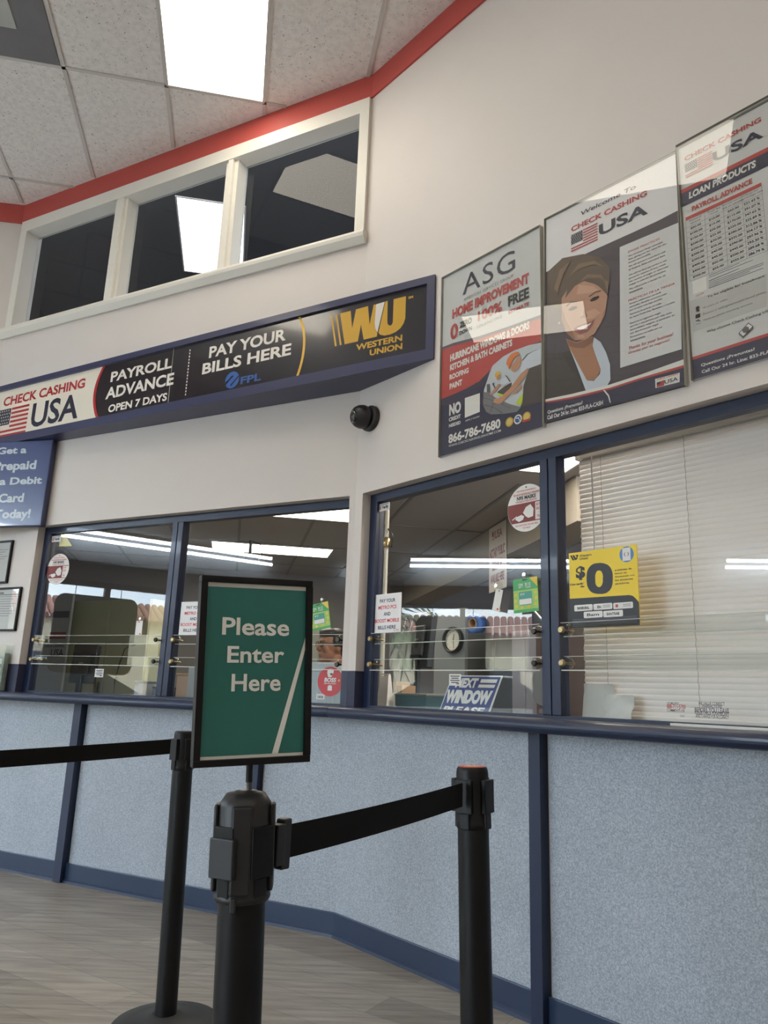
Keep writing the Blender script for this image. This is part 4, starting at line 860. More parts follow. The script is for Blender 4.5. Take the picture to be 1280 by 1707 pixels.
def phone_card(label, s, z, az, roll):
    t, p = decal('phone_card', label, 'phone card', s, z, az, roll=roll, group='green phone card packs')
    w, hh = .063, .07; F_ = GLASS-.0255
    solid_card(t, p, [(s-w, z-hh), (s+w, z-hh), (s+w, z+hh), (s-w, z+hh)], lime, .0012, 'blister', F_)
    p.poly('top_band', [(s-w, z+.022), (s+w, z+.022), (s+w, z+hh), (s-w, z+hh)], green_card, 1)
    p.polys('bottom_band', [[(s-w, z-hh), (s+w, z-hh), (s+w, z-hh+.012), (s-w, z-hh+.012)]], green_card, 1)
    p.poly('yellow_corner', [(s+.022, z+hh), (s+w, z+hh), (s+w, z+.028)], yel, 2)
    p.polys('pattern', [ell((s+dx, z+dz), .007, .007, 12) for dx, dz in ((-.05, .005), (-.052, -.02), (-.047, -.042), (.05, .008), (.053, -.016), (.048, -.04), (-.02, -.05), (.015, -.048))], yel, 1)
    c = p.poly('sim_card', [(s-.03, z-.04), (s+.03, z-.04), (s+.033, z-.036), (s+.033, z+.01), (s+.03, z+.014), (s-.03, z+.014), (s-.033, z+.01), (s-.033, z-.036)], teal, 2)
    p.poly('panel', [(s-.031, z-.038), (s+.031, z-.038), (s+.031, z-.016), (s-.031, z-.016)], white_p, 3, c)
    p.texts([('SIM', (s-.034, z+.03, s-.012, z+.05)), ('PLUS', (s+.0, z+.028, s+.028, z+.05))], white_p, 2, .0, name='white_lettering')
    p.texts([('GET UP', (s-.026, z+.0, s-.004, z+.008))], white_p, 3, .01, name='small_lettering')
    p.poly('hang_slot', [(s-.012, z+.06), (s+.012, z+.06), (s+.012, z+.064), (s-.012, z+.064)], black_p, 3)
phone_card('tilted green phone card pack hanging in front of the seated teller', -.213, 1.484, AZ_A, R(-10)); suction_hook('clear suction hook holding the tilted phone card by the teller', -.205, 1.574, AZ_A)
phone_card('upright green phone card pack hanging near the metal can', 1.087, 1.511, AZ_B, R(-2)); suction_hook('clear suction hook above the upright green phone card', 1.075, 1.597, AZ_B)
def white_tag(label, s, z, az, roll, w, hh):
    t, p = decal('hanging_card', label, 'card', s, z, az, roll=roll, group='white cards hanging from hooks')
    solid_card(t, p, [(s-w, z-hh), (s+w, z-hh), (s+w, z+hh), (s-w, z+hh)], white_p, .001, 'card', GLASS-.0255)
    p.disc('logo_dot', (s+w*.5, z-hh*.78), .005, mat('print_orange_red', (206, 84, 48), .5), 1); p.disc('hole', (s, z+hh-.007), .003, black_p, 1)
white_tag('small white card hanging upright near the mullion below the navy sign', -1.475, 1.432, AZ_A, R(0), .026, .044); suction_hook('clear suction hook above the upright white card', -1.48, 1.488, AZ_A)
white_tag('tilted white card hanging beside the green phone card', .938, 1.5, AZ_B, R(14), .02, .047); suction_hook('clear suction hook above the tilted white card', .924, 1.562, AZ_B)
def notice_label(label, s, z, az):
    t, p = decal('notice_sticker', label, 'sticker', s, z, az, group='small notice stickers')
    solid_card(t, p, [(s-.036, z-.025), (s+.036, z-.025), (s+.036, z+.025), (s-.036, z+.025)], white_p, .0006)
    p.polys('text_lines', [[(s-.028+(i % 2)*.006, z+.018-i*.009), (s+.028-(i % 2)*.006, z+.018-i*.009), (s+.028-(i % 2)*.006, z+.014-i*.009), (s-.028+(i % 2)*.006, z+.014-i*.009)] for i in range(4)], black_p, 1)
    p.polys('small_logo', [[(s+.008, z-.019), (s+.026, z-.019), (s+.026, z-.014), (s+.008, z-.014)]], red_p, 1)
notice_label('small white notice sticker in front of the black monitor', -1.785, 1.163, AZ_A)
notice_label('small white notice sticker above the next window sign', .672, 1.17, AZ_B)
# round red wireless sticker
t, p = decal('round_sticker', 'round red sticker with a white fist low in the pane by the white pier', 'sticker', -.141, 1.152, AZ_A)
s, z = -.141, 1.152
solid_card(t, p, ell((s, z), .075, .075), mat('sticker_red', (192, 34, 40), .35), .0008, 'disc')
p.polys('fist', [[(s-.014, z+.022), (s+.008, z+.022), (s+.011, z+.034), (s+.019, z+.044), (s+.019, z+.056), (s+.01, z+.062), (s-.006, z+.064), (s-.018, z+.058), (s-.02, z+.046)]], white_p, 1)
p.polys('fist_shade', [[(s-.003, z+.04), (s+.012, z+.042), (s+.01, z+.03), (s+.0, z+.034)], [(s-.024, z+.05), (s-.019, z+.062), (s-.022, z+.058), (s-.026, z+.048)]], black_p, 2)
p.texts([('BOSS', (s-.036, z-.004, s+.036, z+.019)), ('REVOLUTION', (s-.036, z-.014, s+.036, z-.007))], white_p, 1, .04, .15, name='white_lettering')
p.poly('shopping_tag', [(s-.013, z-.046), (s+.013, z-.046), (s+.013, z-.024), (s+.006, z-.019), (s-.006, z-.019), (s-.013, z-.024)], white_p, 1)
p.disc('yellow_mark', (s+.052, z+.006), .006, yel, 1)
t, p = decal('barcode_label', 'small white barcode label below the round red sticker', 'label', -.195, 1.074, AZ_A)
solid_card(t, p, [(-.219, 1.061), (-.171, 1.061), (-.171, 1.087), (-.219, 1.087)], white_p, .0005)
p.polys('bars', [[(-.211+i*.0055, 1.066), (-.211+i*.0055+.002+.0008*(i % 3), 1.066), (-.211+i*.0055+.002+.0008*(i % 3), 1.079), (-.211+i*.0055, 1.079)] for i in range(6)], black_p, 1)

# yellow money transfer placard
YZ = .0715
quad = [(1.281, 1.666), (1.581, 1.661), (1.58, 1.366), (1.289, 1.373)]
ys0, ys1 = (quad[0][0]+quad[3][0])/2, (quad[1][0]+quad[2][0])/2; yz0, yz1 = (quad[2][1]+quad[3][1])/2, (quad[0][1]+quad[1][1])/2
t, p = decal('money_transfer_placard', 'yellow and black placard with a large zero over the blinds', 'placard', (ys0+ys1)/2, (yz0+yz1)/2, AZ_B)
wu_y = mat('placard_yellow', (236, 204, 44), .45); wu_k = mat('placard_black', (40, 40, 43), .45)
solid_card(t, p, [(ys0, yz0), (ys1, yz0), (ys1, yz1), (ys0, yz1)], wu_y, .004, 'board')
lowc = [(1.282, 1.484), (1.542, 1.48), (1.557, 1.476), (1.568, 1.466), (1.58, 1.451)]
p.poly('black_foot', [(ys0, yz0), (ys1, yz0), (ys1, lowc[-1][1])]+lowc[1:-1][::-1]+[(ys0, lowc[0][1])], wu_k, 1)
p.poly('zero', [(1.478, 1.546), (1.478, 1.558), (1.478, 1.566), (1.476, 1.574), (1.474, 1.58), (1.471, 1.586), (1.467, 1.592), (1.462, 1.597), (1.457, 1.601), (1.45, 1.604), (1.443, 1.607), (1.435, 1.609), (1.424, 1.611), (1.413, 1.611), (1.404, 1.611), (1.397, 1.61), (1.391, 1.608), (1.385, 1.605), (1.38, 1.601), (1.375, 1.596), (1.371, 1.59), (1.368, 1.584), (1.366, 1.577), (1.365, 1.568), (1.364, 1.557), (1.364, 1.545), (1.365, 1.536), (1.366, 1.529), (1.369, 1.522), (1.372, 1.516), (1.376, 1.51), (1.381, 1.505), (1.387, 1.501), (1.393, 1.498), (1.4, 1.496), (1.408, 1.494), (1.42, 1.493), (1.431, 1.492), (1.439, 1.493), (1.446, 1.494), (1.452, 1.496), (1.458, 1.5), (1.463, 1.503), (1.467, 1.508), (1.471, 1.513), (1.474, 1.52), (1.476, 1.527), (1.477, 1.535)], wu_k, 1)
p.poly('zero_counter', [(1.436, 1.549), (1.437, 1.558), (1.436, 1.564), (1.435, 1.569), (1.433, 1.573), (1.431, 1.577), (1.429, 1.579), (1.425, 1.581), (1.421, 1.582), (1.416, 1.582), (1.413, 1.581), (1.41, 1.579), (1.408, 1.576), (1.406, 1.572), (1.404, 1.567), (1.403, 1.561), (1.403, 1.552), (1.403, 1.544), (1.403, 1.538), (1.404, 1.532), (1.406, 1.528), (1.408, 1.525), (1.411, 1.522), (1.414, 1.52), (1.418, 1.519), (1.423, 1.519), (1.426, 1.521), (1.429, 1.523), (1.431, 1.526), (1.433, 1.53), (1.435, 1.535), (1.436, 1.541)], wu_y, 2)
p.texts([('$', (1.316, 1.553, 1.359, 1.607)), ('Con tarifa*', (1.288, 1.535, 1.354, 1.543)), ('de:', (1.335, 1.524, 1.354, 1.532))], wu_k, 1, .045, name='bold_lettering')
p.texts([('Western', (1.335, 1.643, 1.389, 1.652)), ('Union', (1.335, 1.631, 1.373, 1.641)), ('a cuentas de', (1.488, 1.573, 1.557, 1.58)), ('banco en', (1.487, 1.561, 1.537, 1.567)), ('Guatemala con', (1.487, 1.549, 1.568, 1.554)), ('los siguientes', (1.488, 1.533, 1.561, 1.542)), ('pagadores:', (1.488, 1.52, 1.546, 1.529))], wu_k, 1, .02, name='lettering')
p.polys('monogram', [[(1.292, 1.654), (1.299, 1.654), (1.311, 1.634), (1.303, 1.633)], [(1.302, 1.654), (1.31, 1.654), (1.32, 1.638), (1.314, 1.632)], [(1.314, 1.654), (1.33, 1.653), (1.323, 1.635), (1.317, 1.634), (1.322, 1.648)]], wu_k, 1)
fc = (1.539, 1.631); fl = p.disc('country_flag', fc, .0295, mat('flag_blue', (92, 138, 190), .5), 1)
p.poly('white_stripe', [(fc[0]-.0165, fc[1]-.024), (fc[0]+.0165, fc[1]-.024), (fc[0]+.0165, fc[1]+.024), (fc[0]-.0165, fc[1]+.024)], white_p, 2, fl)
p.polys('crest', [[(fc[0]+.0095*math.cos(q)*k, fc[1]+.009*math.sin(q)*k) for k, q in [(1, 2.2+i*.2) for i in range(11)]+[(.75, 4.2-i*.2) for i in range(11)]] , [(fc[0]-.0095*math.cos(q)*k, fc[1]+.009*math.sin(q)*k) for k, q in [(1, 2.2+i*.2) for i in range(11)]+[(.75, 4.2-i*.2) for i in range(11)]]], black_p, 3, fl)
for i, (qd, st) in enumerate((([(1.305, 1.456), (1.387, 1.458), (1.388, 1.433), (1.306, 1.434)], 'BANRURAL'), ([(1.391, 1.457), (1.472, 1.456), (1.472, 1.434), (1.391, 1.433)], 'Bi'), ([(1.476, 1.455), (1.557, 1.455), (1.557, 1.432), (1.476, 1.432)], 'G&T'), ([(1.347, 1.429), (1.43, 1.43), (1.43, 1.406), (1.348, 1.405)], 'Bam'), ([(1.433, 1.429), (1.515, 1.427), (1.515, 1.405), (1.433, 1.404)], 'BANTRAB'))):
    xa, xb = (qd[0][0]+qd[3][0])/2, (qd[1][0]+qd[2][0])/2; za, zb = (qd[2][1]+qd[3][1])/2, (qd[0][1]+qd[1][1])/2
    lb = p.poly('bank_label', [(xa+.003, za), (xb-.003, za), (xb, za+.003), (xb, zb-.003), (xb-.003, zb), (xa+.003, zb), (xa, zb-.003), (xa, za+.003)], white_p, 2)
    w = (xb-xa)
    if st != 'G&T': p.text(st, (xa+w*(.18 if st != 'Bi' else .22), za+.006, xa+w*(.82 if st != 'Bi' else .42), zb-.007), wu_k, 3, .02, parent=lb)
    else: p.poly('red_mark', [(xa+.01, za+.006), (xa+.02, za+.006), (xa+.02, zb-.006), (xa+.01, zb-.006)], red_p, 3, lb)
    if st in ('Bi', 'G&T'): p.polys('name_line', [[(xa+w*.5, za+.008+k*.006), (xa+w*.9, za+.008+k*.006), (xa+w*.9, za+.01+k*.006), (xa+w*.5, za+.01+k*.006)] for k in range(2)], midgrey_p, 3, lb)
p.polys('small_print', [[(ys0+.012, yz0+.006+i*.0052), (ys1-.01 if i else ys0+.13, yz0+.006+i*.0052), (ys1-.01 if i else ys0+.13, yz0+.0078+i*.0052), (ys0+.012, yz0+.0078+i*.0052)] for i in range(6)], midgrey_p, 2)

# transparent notices low on the blind window
t, p = decal('glass_notice', 'clear notice asking customers to check money before they leave, low over the blinds', 'notice', 1.86, 1.09, AZ_B)
p.texts([('WE VALUE CORRECT', (1.777, 1.1, 1.865, 1.111)), ('TRANSACTIONS', (1.787, 1.092, 1.855, 1.102)), ('BEFORE YOU LEAVE', (1.763, 1.077, 1.877, 1.092)), ('PLEASE CHECK YOUR RECEIPT', (1.763, 1.069, 1.876, 1.081)), ('AND CHANGE FOR ACCURACY', (1.765, 1.059, 1.875, 1.07)), ('CUSTOMER SERVICE', (1.666, 1.098, 1.708, 1.106)), ('COMMENTS OR', (1.665, 1.074, 1.728, 1.084)), ('USA', (1.711, 1.059, 1.726, 1.066))], ink_navy, 1, .004, name='navy_lettering')
p.texts([('888-711-5700', (1.665, 1.085, 1.732, 1.099))], red_p, 1, .01, name='red_lettering')

# ---------------------------------------------------------------- papers framed on the far left pier, brochure rack
def framed(label, s0, s1, z0, z1, style):
    t = on_wall('framed_certificate', label, 'framed paper', (s0+s1)/2, z0, AZ_A, 0, 'framed papers by the left window'); w = (s1-s0)/2; hh = z1-z0
    k = MB(); k.box(-w, w, -.018, -.0006, 0, .012); k.box(-w, w, -.018, -.0006, hh-.012, hh); k.box(-w, -w+.012, -.018, -.0006, .012, hh-.012); k.box(w-.012, w, -.018, -.0006, .012, hh-.012); k.build('frame', black, t)
    k = MB(); k.box(-w+.012, w-.012, -.008, -.001, .012, hh-.012); k.build('paper', mat('paper_white', (206, 208, 208), .6), t)
    p = Print(t, (s0+s1)/2, z0, -.008)
    p.polys('text_lines', [[(s0+.04, z1-.06-i*.016), (s1-.035-(i % 3)*.03, z1-.06-i*.016), (s1-.035-(i % 3)*.03, z1-.0625-i*.016), (s0+.04, z1-.0625-i*.016)] for i in range(9 if style else 5)], midgrey_p, 1)
    if style: p.polys('heading', [[(s1-.21, z1-.04), (s1-.17, z1-.04), (s1-.17, z1-.033), (s1-.21, z1-.033)], [(s1-.21, z1-.05), (s1-.03, z1-.05), (s1-.03, z1-.046), (s1-.21, z1-.046)]], black_p, 1)
    k = MB(); k.box(-w+.012, w-.012, -.014, -.012, .012, hh-.012); k.build('glazing', cover_m, t)
framed('black framed paper on the white pier, upper of the two', -3.02, -2.652, 1.735, 2.03, 0)
framed('black framed form on the white pier, lower of the two', -2.87, -2.497, 1.415, 1.705, 1)
t = on_wall('brochure_rack', 'clear wall rack with brochures standing on the ledge below the framed papers', 'brochure rack', -2.66, 1.031, AZ_A)
k = MB(); k.box(-.16, .16, -.055, -.051, 0, .29); k.box(-.16, .16, -.006, -.002, 0, .30); k.box(-.16, -.156, -.051, -.006, 0, .29); k.box(.156, .16, -.051, -.006, 0, .29); k.box(-.16, .16, -.051, -.006, 0, .004); k.build('holder', clear_m, t)
for i, (c, x) in enumerate((((120, 128, 104), -.075), ((150, 160, 150), .075))):
    k = MB(); k.box(x-.068, x+.068, -.045, -.01, .005, .27-.03*i); f = k.build('brochure', mat('brochure_%d' % i, c, .5, vary=.5, vscale=18), t)
    p = Print(f, 0, 0, -.045); p.polys('panel_print', [[(x-.05, .05+j*.06), (x+.05, .05+j*.06), (x+.05, .085+j*.06), (x-.05, .085+j*.06)] for j in range(3)], white_p, 1)

# ---------------------------------------------------------------- queue stanchions
def stanchion(label, base, lean, H=.945, top=None, recv=(), group='black queue stanchions'):
    t = thing('queue_stanchion', label, 'stanchion', (base[0], base[1], 0), (0, R(lean), 0), group)
    r = .0355
    k = MB(); k.lathe([(.178, .0), (.178, .012), (.17, .02), (.12, .028), (.06, .036), (.05, .042), (.0405, .043)], 56); k.build('base', mat('rubber_base', (40, 40, 41), .6), t)
    k = MB(); k.lathe([(.0358, .0432), (r, .05), (r, H-.12)], 32); k.build('post', black, t)
    k = MB(); k.lathe([(r-.001, H-.135), (.0385, H-.13), (.0385, H-.118), (.037, H-.116), (.037, H-.012), (.0355, H-.004), (.0325, H)], 32)
    hd = k.build('head', black, t)
    for a in recv:
        c, s_ = math.cos(a), math.sin(a); Mx = Matrix(((c, -s_, 0, 0), (s_, c, 0, 0), (0, 0, 1, 0), (0, 0, 0, 1)))
        k = MB(); k.box(.034, .0445, -.021, .021, H-.098, H-.026, M=Mx, bev=.0015); k.box(.034, .041, -.012, .012, H-.132, H-.098, M=Mx, bev=.002)
        k.build('belt_receiver', black, t)
    if top == 'red':
        k = MB(); k.lathe([(.031, H+.0001), (.031, H+.0012)], 36); c = k.build('top_sticker', mat('red_sticker', (190, 62, 44), .45), t, weld=False)
        k = MB(); k.box(-.018, .018, -.004, .006, H+.0012, H+.0018); k.box(-.009, -.004, -.012, .014, H+.0012, H+.0018); k.box(.004, .009, -.012, .014, H+.0012, H+.0018); k.build('sticker_mark', mat('sticker_cream', (206, 182, 150), .5), c)
    return t, hd
def belt(label, p0, p1, w=.05, sag=.004):
    p0, p1 = Vector(p0), Vector(p1); d = (p1-p0).normalized(); n = Vector((-d.y, d.x, 0)).normalized()*.0008; N = 16; b = MB(); vs = []
    for i in range(N+1):
        q = p0.lerp(p1, i/N); q.z -= sag*4*(i/N)*(1-i/N)
        for sgn, dz in ((-1, -w/2), (1, -w/2), (1, w/2), (-1, w/2)): vs.append(q+n*sgn+Vector((0, 0, dz)))
    fs = []
    for i in range(N):
        for j in range(4): fs.append((i*4+j, i*4+(j+1) % 4, i*4+4+(j+1) % 4, i*4+4+j))
    fs += [(3, 2, 1, 0), (N*4, N*4+1, N*4+2, N*4+3)]
    b.add(vs, fs); o = b.build('retractable_belt', belt_m, weld=True); tag(o, label, 'belt', 'black retractable belts'); return o
# the nearest, carrying the sign
CB = (-.166, 1.243); CL = -2.0
tC_, hC = stanchion('black queue stanchion with the green entrance sign on top', CB, CL, .925, None, (R(54), R(-40), R(144), R(234)))
k = MB(); k.lathe([(.0405, .792), (.0425, .796), (.0425, .80), (.0405, .803), (.0405, .926), (.0385, .931), (.030, .9435), (.0185, .9452), (.017, .947), (.0085, .948)], 40); k.build('dome_collar', mat('black_plastic', (26, 25, 27), .45), tC_)
for a in (R(-86), R(4), R(94), R(184)):
    c, s_ = math.cos(a), math.sin(a); Mx = Matrix(((c, -s_, 0, 0), (s_, c, 0, 0), (0, 0, 1, 0), (0, 0, 0, 1)))
    k = MB(); k.box(.0385, .0462, -.016, .016, .805, .929, M=Mx, bev=.004); k.build('collar_rib', MATS['black_plastic'], tC_)
k = MB(); k.box(-.0235, .0235, -.051, -.0405, .828, .884, bev=.002, M=Matrix.Rotation(R(-32), 4, 'Z')); k.build('belt_cover', MATS['black_plastic'], tC_)
k = MB(); k.box(-.0045, .0045, -.0445, -.040, .782, .803, bev=.002, M=Matrix.Rotation(R(-8), 4, 'Z')); k.build('release_button', MATS['black_plastic'], tC_)
LB = (-.665, 2.83)
stanchion('black queue stanchion with its round base in view, beyond the sign', LB, -1.45, .945, None, (R(-134), R(-44), R(46), R(136)))
RB = (.250, 1.835)
stanchion('black queue stanchion with a red sticker on top', RB, -1.5, .943, 'red', (R(-126), R(-36), R(54), R(144)))
OB = (-1.62, 1.86)
stanchion('black queue stanchion holding the far end of the rear belt', OB, 0, .945, None, (R(46), R(136)))
c0 = Vector((-.139, 1.286, .866)); r0 = Vector((.198, 1.789, .886)); 
belt('wide black belt stretched between the sign stanchion and the red topped one', c0, r0)
u = (r0-c0).normalized(); an_ = math.atan2(u.y, u.x)
k = MB(); k.box(-.014, .006, -.009, .009, -.039, .036, bev=.003); k.box(-.034, -.014, -.014, .014, -.03, .03, bev=.002); k.build('belt_clip', MATS['black_plastic'], tC_)
clip = bpy.data.objects['belt_clip']; clip.parent = None; clip.location = c0; clip.rotation_euler = (0, 0, an_)
bpy.context.view_layer.update(); mwc = clip.matrix_world.copy(); clip.parent = tC_; clip.matrix_parent_inverse = tC_.matrix_world.inverted() @ Matrix.Identity(4)
l0 = Vector((-.724, 2.782, .893)); o0 = Vector((-1.578, 1.900, .853))
belt('wide black belt running from the rear stanchion away from the sign', l0, o0)

# entrance sign on its stem
sg = thing('entrance_sign', 'green sign reading please enter here in a black frame on the stanchion', 'sign', (-.1995, 1.243, 1.1315))
sg.rotation_mode = 'QUATERNION'; sg.rotation_quaternion = (Matrix.Rotation(R(26), 4, 'Z') @ Matrix.Rotation(R(-2.5), 4, 'Y')).to_quaternion()
W2, H2 = .0945, .147; f = .0105
k = MB(); k.box(-W2, W2, -.010, .010, -H2, -H2+f, bev=.0015); k.box(-W2, W2, -.010, .010, H2-f, H2, bev=.0015); k.box(-W2, -W2+f, -.010, .010, -H2+f, H2-f); k.box(W2-f, W2, -.010, .010, -H2+f, H2-f); k.build('frame', black, sg)
k = MB(); k.box(-W2+f, W2-f, -.003, .004, -H2+f, H2-f); k.build('insert', mat('sign_paper_white', (230, 230, 224), .4), sg)
k = MB(); k.tube([(-.0035, 0, -H2-.026), (-.0035, 0, -H2+.002)], .0052, 14); k.build('socket', black, sg)
k = MB(); k.tube([(-.0028, 0, -H2-.0368), (-.0035, 0, -H2-.024)], .0042, 14); k.build('stem', mat('dull_steel', (92, 86, 84), .4, metal=.8), sg)
def pE(xx, yy):  # measured across the frame: 0..1 from left to right, 0..1 from bottom to top
    return (-W2+f+xx*2*(W2-f), -H2+f+yy*2*(H2-f))
PE = Print(sg, 0, 0, -.003)
green = mat('sign_green', (38, 112, 104), .4, vary=.05, vscale=6); sw = mat('sign_paper_letters', (238, 238, 234), .4)
g0, g1 = pE(0, .018), pE(1, .975)
PE.poly('green_field', [g0, (g1[0], g0[1]), g1, (g0[0], g1[1])], green, 1)
def bE(a0, c0, a1, c1): return (*pE(a0, c0), *pE(a1, c1))
PE.texts([('Please', bE(.16, .695, .83, .798)), ('Enter', bE(.22, .535, .785, .632)), ('Here', bE(.27, .372, .755, .472))], sw, 2, .02, name='white_lettering')
PE.poly('white_stripe', [pE(.685, .018), pE(.745, .018), pE(1, .615), pE(1, .69)], sw, 2)

# dark rounded board in the storefront window, mirrored by the teller glass
t = thing('window_sign_board', 'dark rounded sign board hanging in the storefront window', 'sign board', (XW+.02, 3.74, 1.2), (0, 0, R(90)))
k = MB(); rb_ = []
for cx, cz, a0 in ((.35, .75, 0), (-.35, .75, 90), (-.35, .1, 180), (.35, .1, 270)):
    for j in range(7): rb_.append((cx+.1*math.cos(R(a0+15*j)), cz+.1*math.sin(R(a0+15*j))))
k.prism(rb_, -.012, .012, M=Matrix.Rotation(R(90), 4, 'X')); k.build('board', mat('sign_board_grey', (86, 92, 84), .6), t)
for x in (-.25, .25): k = MB(); k.tube([(x, 0, .85), (x, 0, 1.018)], .004, 8); k.build('hanger', steel, t)

# ---------------------------------------------------------------- inside the teller room
def at_wall(name, label, cat, s, off, z, az, group=None, turn=0.0):
    t = thing(name, label, cat, wpt(s, off, z, az), (0, 0, az+turn), group); return t
top_m = mat('teller_worktop', (120, 116, 110), .4)
for P, az, s0, s1, lb in ((A, AZ_A, -2.55, -.2, 'grey inner worktop behind the glass below the navy sign'), (B, AZ_B, -.18, 2.6, 'grey inner worktop behind the glass beside the blinds')):
    t = at_wall('teller_worktop', lb, 'worktop', 0, 0, 0, az)
    k = MB(); k.box(s0, s1, TH+.004, .72, .965, .995, bev=.004); k.build('top', top_m, t)
    k = MB(); k.box(s0, s1, TH+.004, TH+.022, .0, .965); k.box(s0, s0+.02, TH+.022, .70, 0, .965); k.box(s1-.02, s1, TH+.022, .70, 0, .965); k.build('carcass', mat('teller_carcass', (96, 98, 102), .6), t)
WT = .9955
# mini blind behind the right pane
t = at_wall('window_blind', 'white closed mini blind filling one teller window', 'blind', 0, 0, 0, AZ_B)
bl = mat('blind_white', (242, 236, 232), .45); Y0 = .215
BS0, BS1 = 1.245, 2.36; BZ1 = 2.10; BZ0 = 1.05
k = MB(); k.box(BS0-.01, BS1, Y0-.02, Y0+.02, BZ1-.012, BZ1+.018, bev=.003); k.build('headrail', mat('blind_rail', (208, 206, 202), .4), t)
k = MB(); k.box(BS0+.012, BS0+.03, Y0-.026, Y0-.0205, BZ1-.02, BZ1+.012); k.box(BS0+.018, BS0+.026, Y0-.036, Y0-.026, BZ1-.024, BZ1-.004); k.build('bracket', mat('clear_plastic_white', (214, 212, 204), .3), t)
k = MB(); n = 50; pitch = (BZ1-.02-BZ0)/n
rnd = random.Random(3)
for i in range(n):
    zc = BZ1-.013-pitch*(i+.5)*1.008; jog = rnd.uniform(-.002, .002); pr = []
    for q in range(6):
        u = q/5-.5; pr.append((Y0+u*.0065-.0028*(1-4*u*u), zc+u*.0227))
    vs = [(BS0+jog, y, z) for y, z in pr]+[(BS1, y, z) for y, z in pr]+[(BS0+jog, y+.0006, z) for y, z in pr]+[(BS1, y+.0006, z) for y, z in pr]
    k.add(vs, [(j, j+6, j+7, j+1) for j in range(5)]+[(j+12, j+13, j+19, j+18) for j in range(5)], 0, True)
k.build('slats', bl, t)
k = MB(); k.box(BS0, BS1, Y0-.012, Y0+.012, BZ0-.012, BZ0+.003, bev=.003); k.build('bottom_rail', bl, t)
for x in (BS0+.11, BS0+.47, BS0+.85):
    k = MB(); k.tube([(x+.0015*((j % 2)*2-1), Y0-.012, BZ1-.012-pitch*j) for j in range(n+1)], .0009, 6); k.build('ladder_cord', mat('cord_grey', (150, 146, 140), .7), t)
k = MB(); k.tube([(BS0+.075, Y0-.024, BZ1-.01), (BS0+.078, Y0-.026, BZ1-.42)], .0035, 8); k.build('tilt_wand', mat('wand_clear', (196, 194, 190), .25), t)
# white paper strip and papers on the sill below the blind
scr0 = mat('foot_black', (30, 30, 33), .5)
pw = mat('paper_bright', (224, 222, 216), .6)
t = at_wall('paper_tray', 'long low white tray on the sill under the blinds', 'tray', 1.86, -.035, 1.0305, AZ_B)
k = MB(); k.box(-.16, .16, -.012, .012, 0, .003); k.box(-.16, .16, -.012, -.010, .003, .008); k.box(-.16, .16, .010, .012, .003, .008); k.build('tray', pw, t)
for i, (s_, o_, ln, rz, lb) in enumerate(((1.325, -.315, .17, 8, 'crumpled white papers standing behind the glass at the end of the blinds'), (1.425, -.293, .13, -6, 'smaller white sheet beside the crumpled papers at the end of the blinds'))):
    t = at_wall('paper_sheet', lb, 'paper', s_+.0, o_+.15, WT+.0005, AZ_B, None, R(rz)); rr_ = random.Random(i)
    k = MB(); vs = []; N = 7
    for a in range(N):
        for c in range(N): vs.append((-.06+.12*a/(N-1)+rr_.uniform(-.004, .004), rr_.uniform(-.012, .012)+.02*(c/(N-1)), ln*c/(N-1)))
    vs = vs+[(x, y+.001, z) for x, y, z in vs]
    k.add(vs, [(a*N+c, a*N+c+1, a*N+N+c+1, a*N+N+c) for a in range(N-1) for c in range(N-1)]+[(N*N+a*N+c, N*N+a*N+N+c, N*N+a*N+N+c+1, N*N+a*N+c+1) for a in range(N-1) for c in range(N-1)], 0, True); o = k.build('sheet', pw, t)
# next window sign
q = [(0.496, 1.173), (0.799, 1.172), (0.76, 1.038), (0.454, 1.042)]
t = at_wall('next_window_sign', 'blue next window please sign leaning behind the glass on the worktop', 'sign', (q[2][0]+q[3][0])/2+.02, -.17, WT+.001, AZ_B)
t.rotation_mode = 'QUATERNION'; t.rotation_quaternion = (Matrix.Rotation(AZ_B, 4, 'Z') @ Matrix.Rotation(R(-14), 4, 'X') @ Matrix.Rotation(R(0), 4, 'Y')).to_quaternion()
p = Print(t, 0, 0, 0); sk = .045; hN = .185; w = .152
t.location.z += .0175; k = MB(); k.box(-.12, .12, -.004, .02, -.0118, -.0005, bev=.002); k.build('foot', scr0, t)
corners = [(-w-.0, 0), (w-.0, 0), (w+sk, hN), (-w+sk, hN)]
b = MB(); b.prism(corners, 0, .004, M=Matrix.Rotation(R(90), 4, 'X')); b.build('board', mat('sign_border_white', (220, 220, 216), .4), t); p.y = -.004
p.poly('blue_field', [(-w+.006, .005), (w-.007, .005), (w+sk-.007, hN-.005), (-w+sk+.006, hN-.005)], mat('sign_royal_blue', (56, 70, 132), .4), 1)
p.texts([('NEXT', (-.075, .128, .065, .172)), ('WINDOW', (-.115, .055, .16, .118)), ('PLEASE', (-.13, .008, .13, .042))], white_p, 2, .045, .25, name='white_lettering')
p.polys('stripe', [[(.075, .152), (.17, .152), (.175, .168), (.079, .168)], [(.066, .13), (.162, .13), (.167, .144), (.071, .144)]], white_p, 2)
# security disc leaning on a clear stand
t = at_wall('frosted_disc', 'grey frosted plastic disc on a clear stand by the mullion next to the blinds', 'disc', 1.058, -.2, WT+.0005, AZ_B)
k = MB(); k.lathe([(.076, -.002), (.078, 0), (.076, .002)], 40, M=Matrix.Translation((.0, 0, .155)) @ Matrix.Rotation(R(90), 4, 'X')); k.build('disc', mat('smoked_plastic', (116, 113, 110), .4), t)
k = MB(); k.box(-.035, .0, .006, .01, 0, .09, bev=.001); k.box(-.035, .0, .006, .06, 0, .004); k.build('stand', clear_m, t)
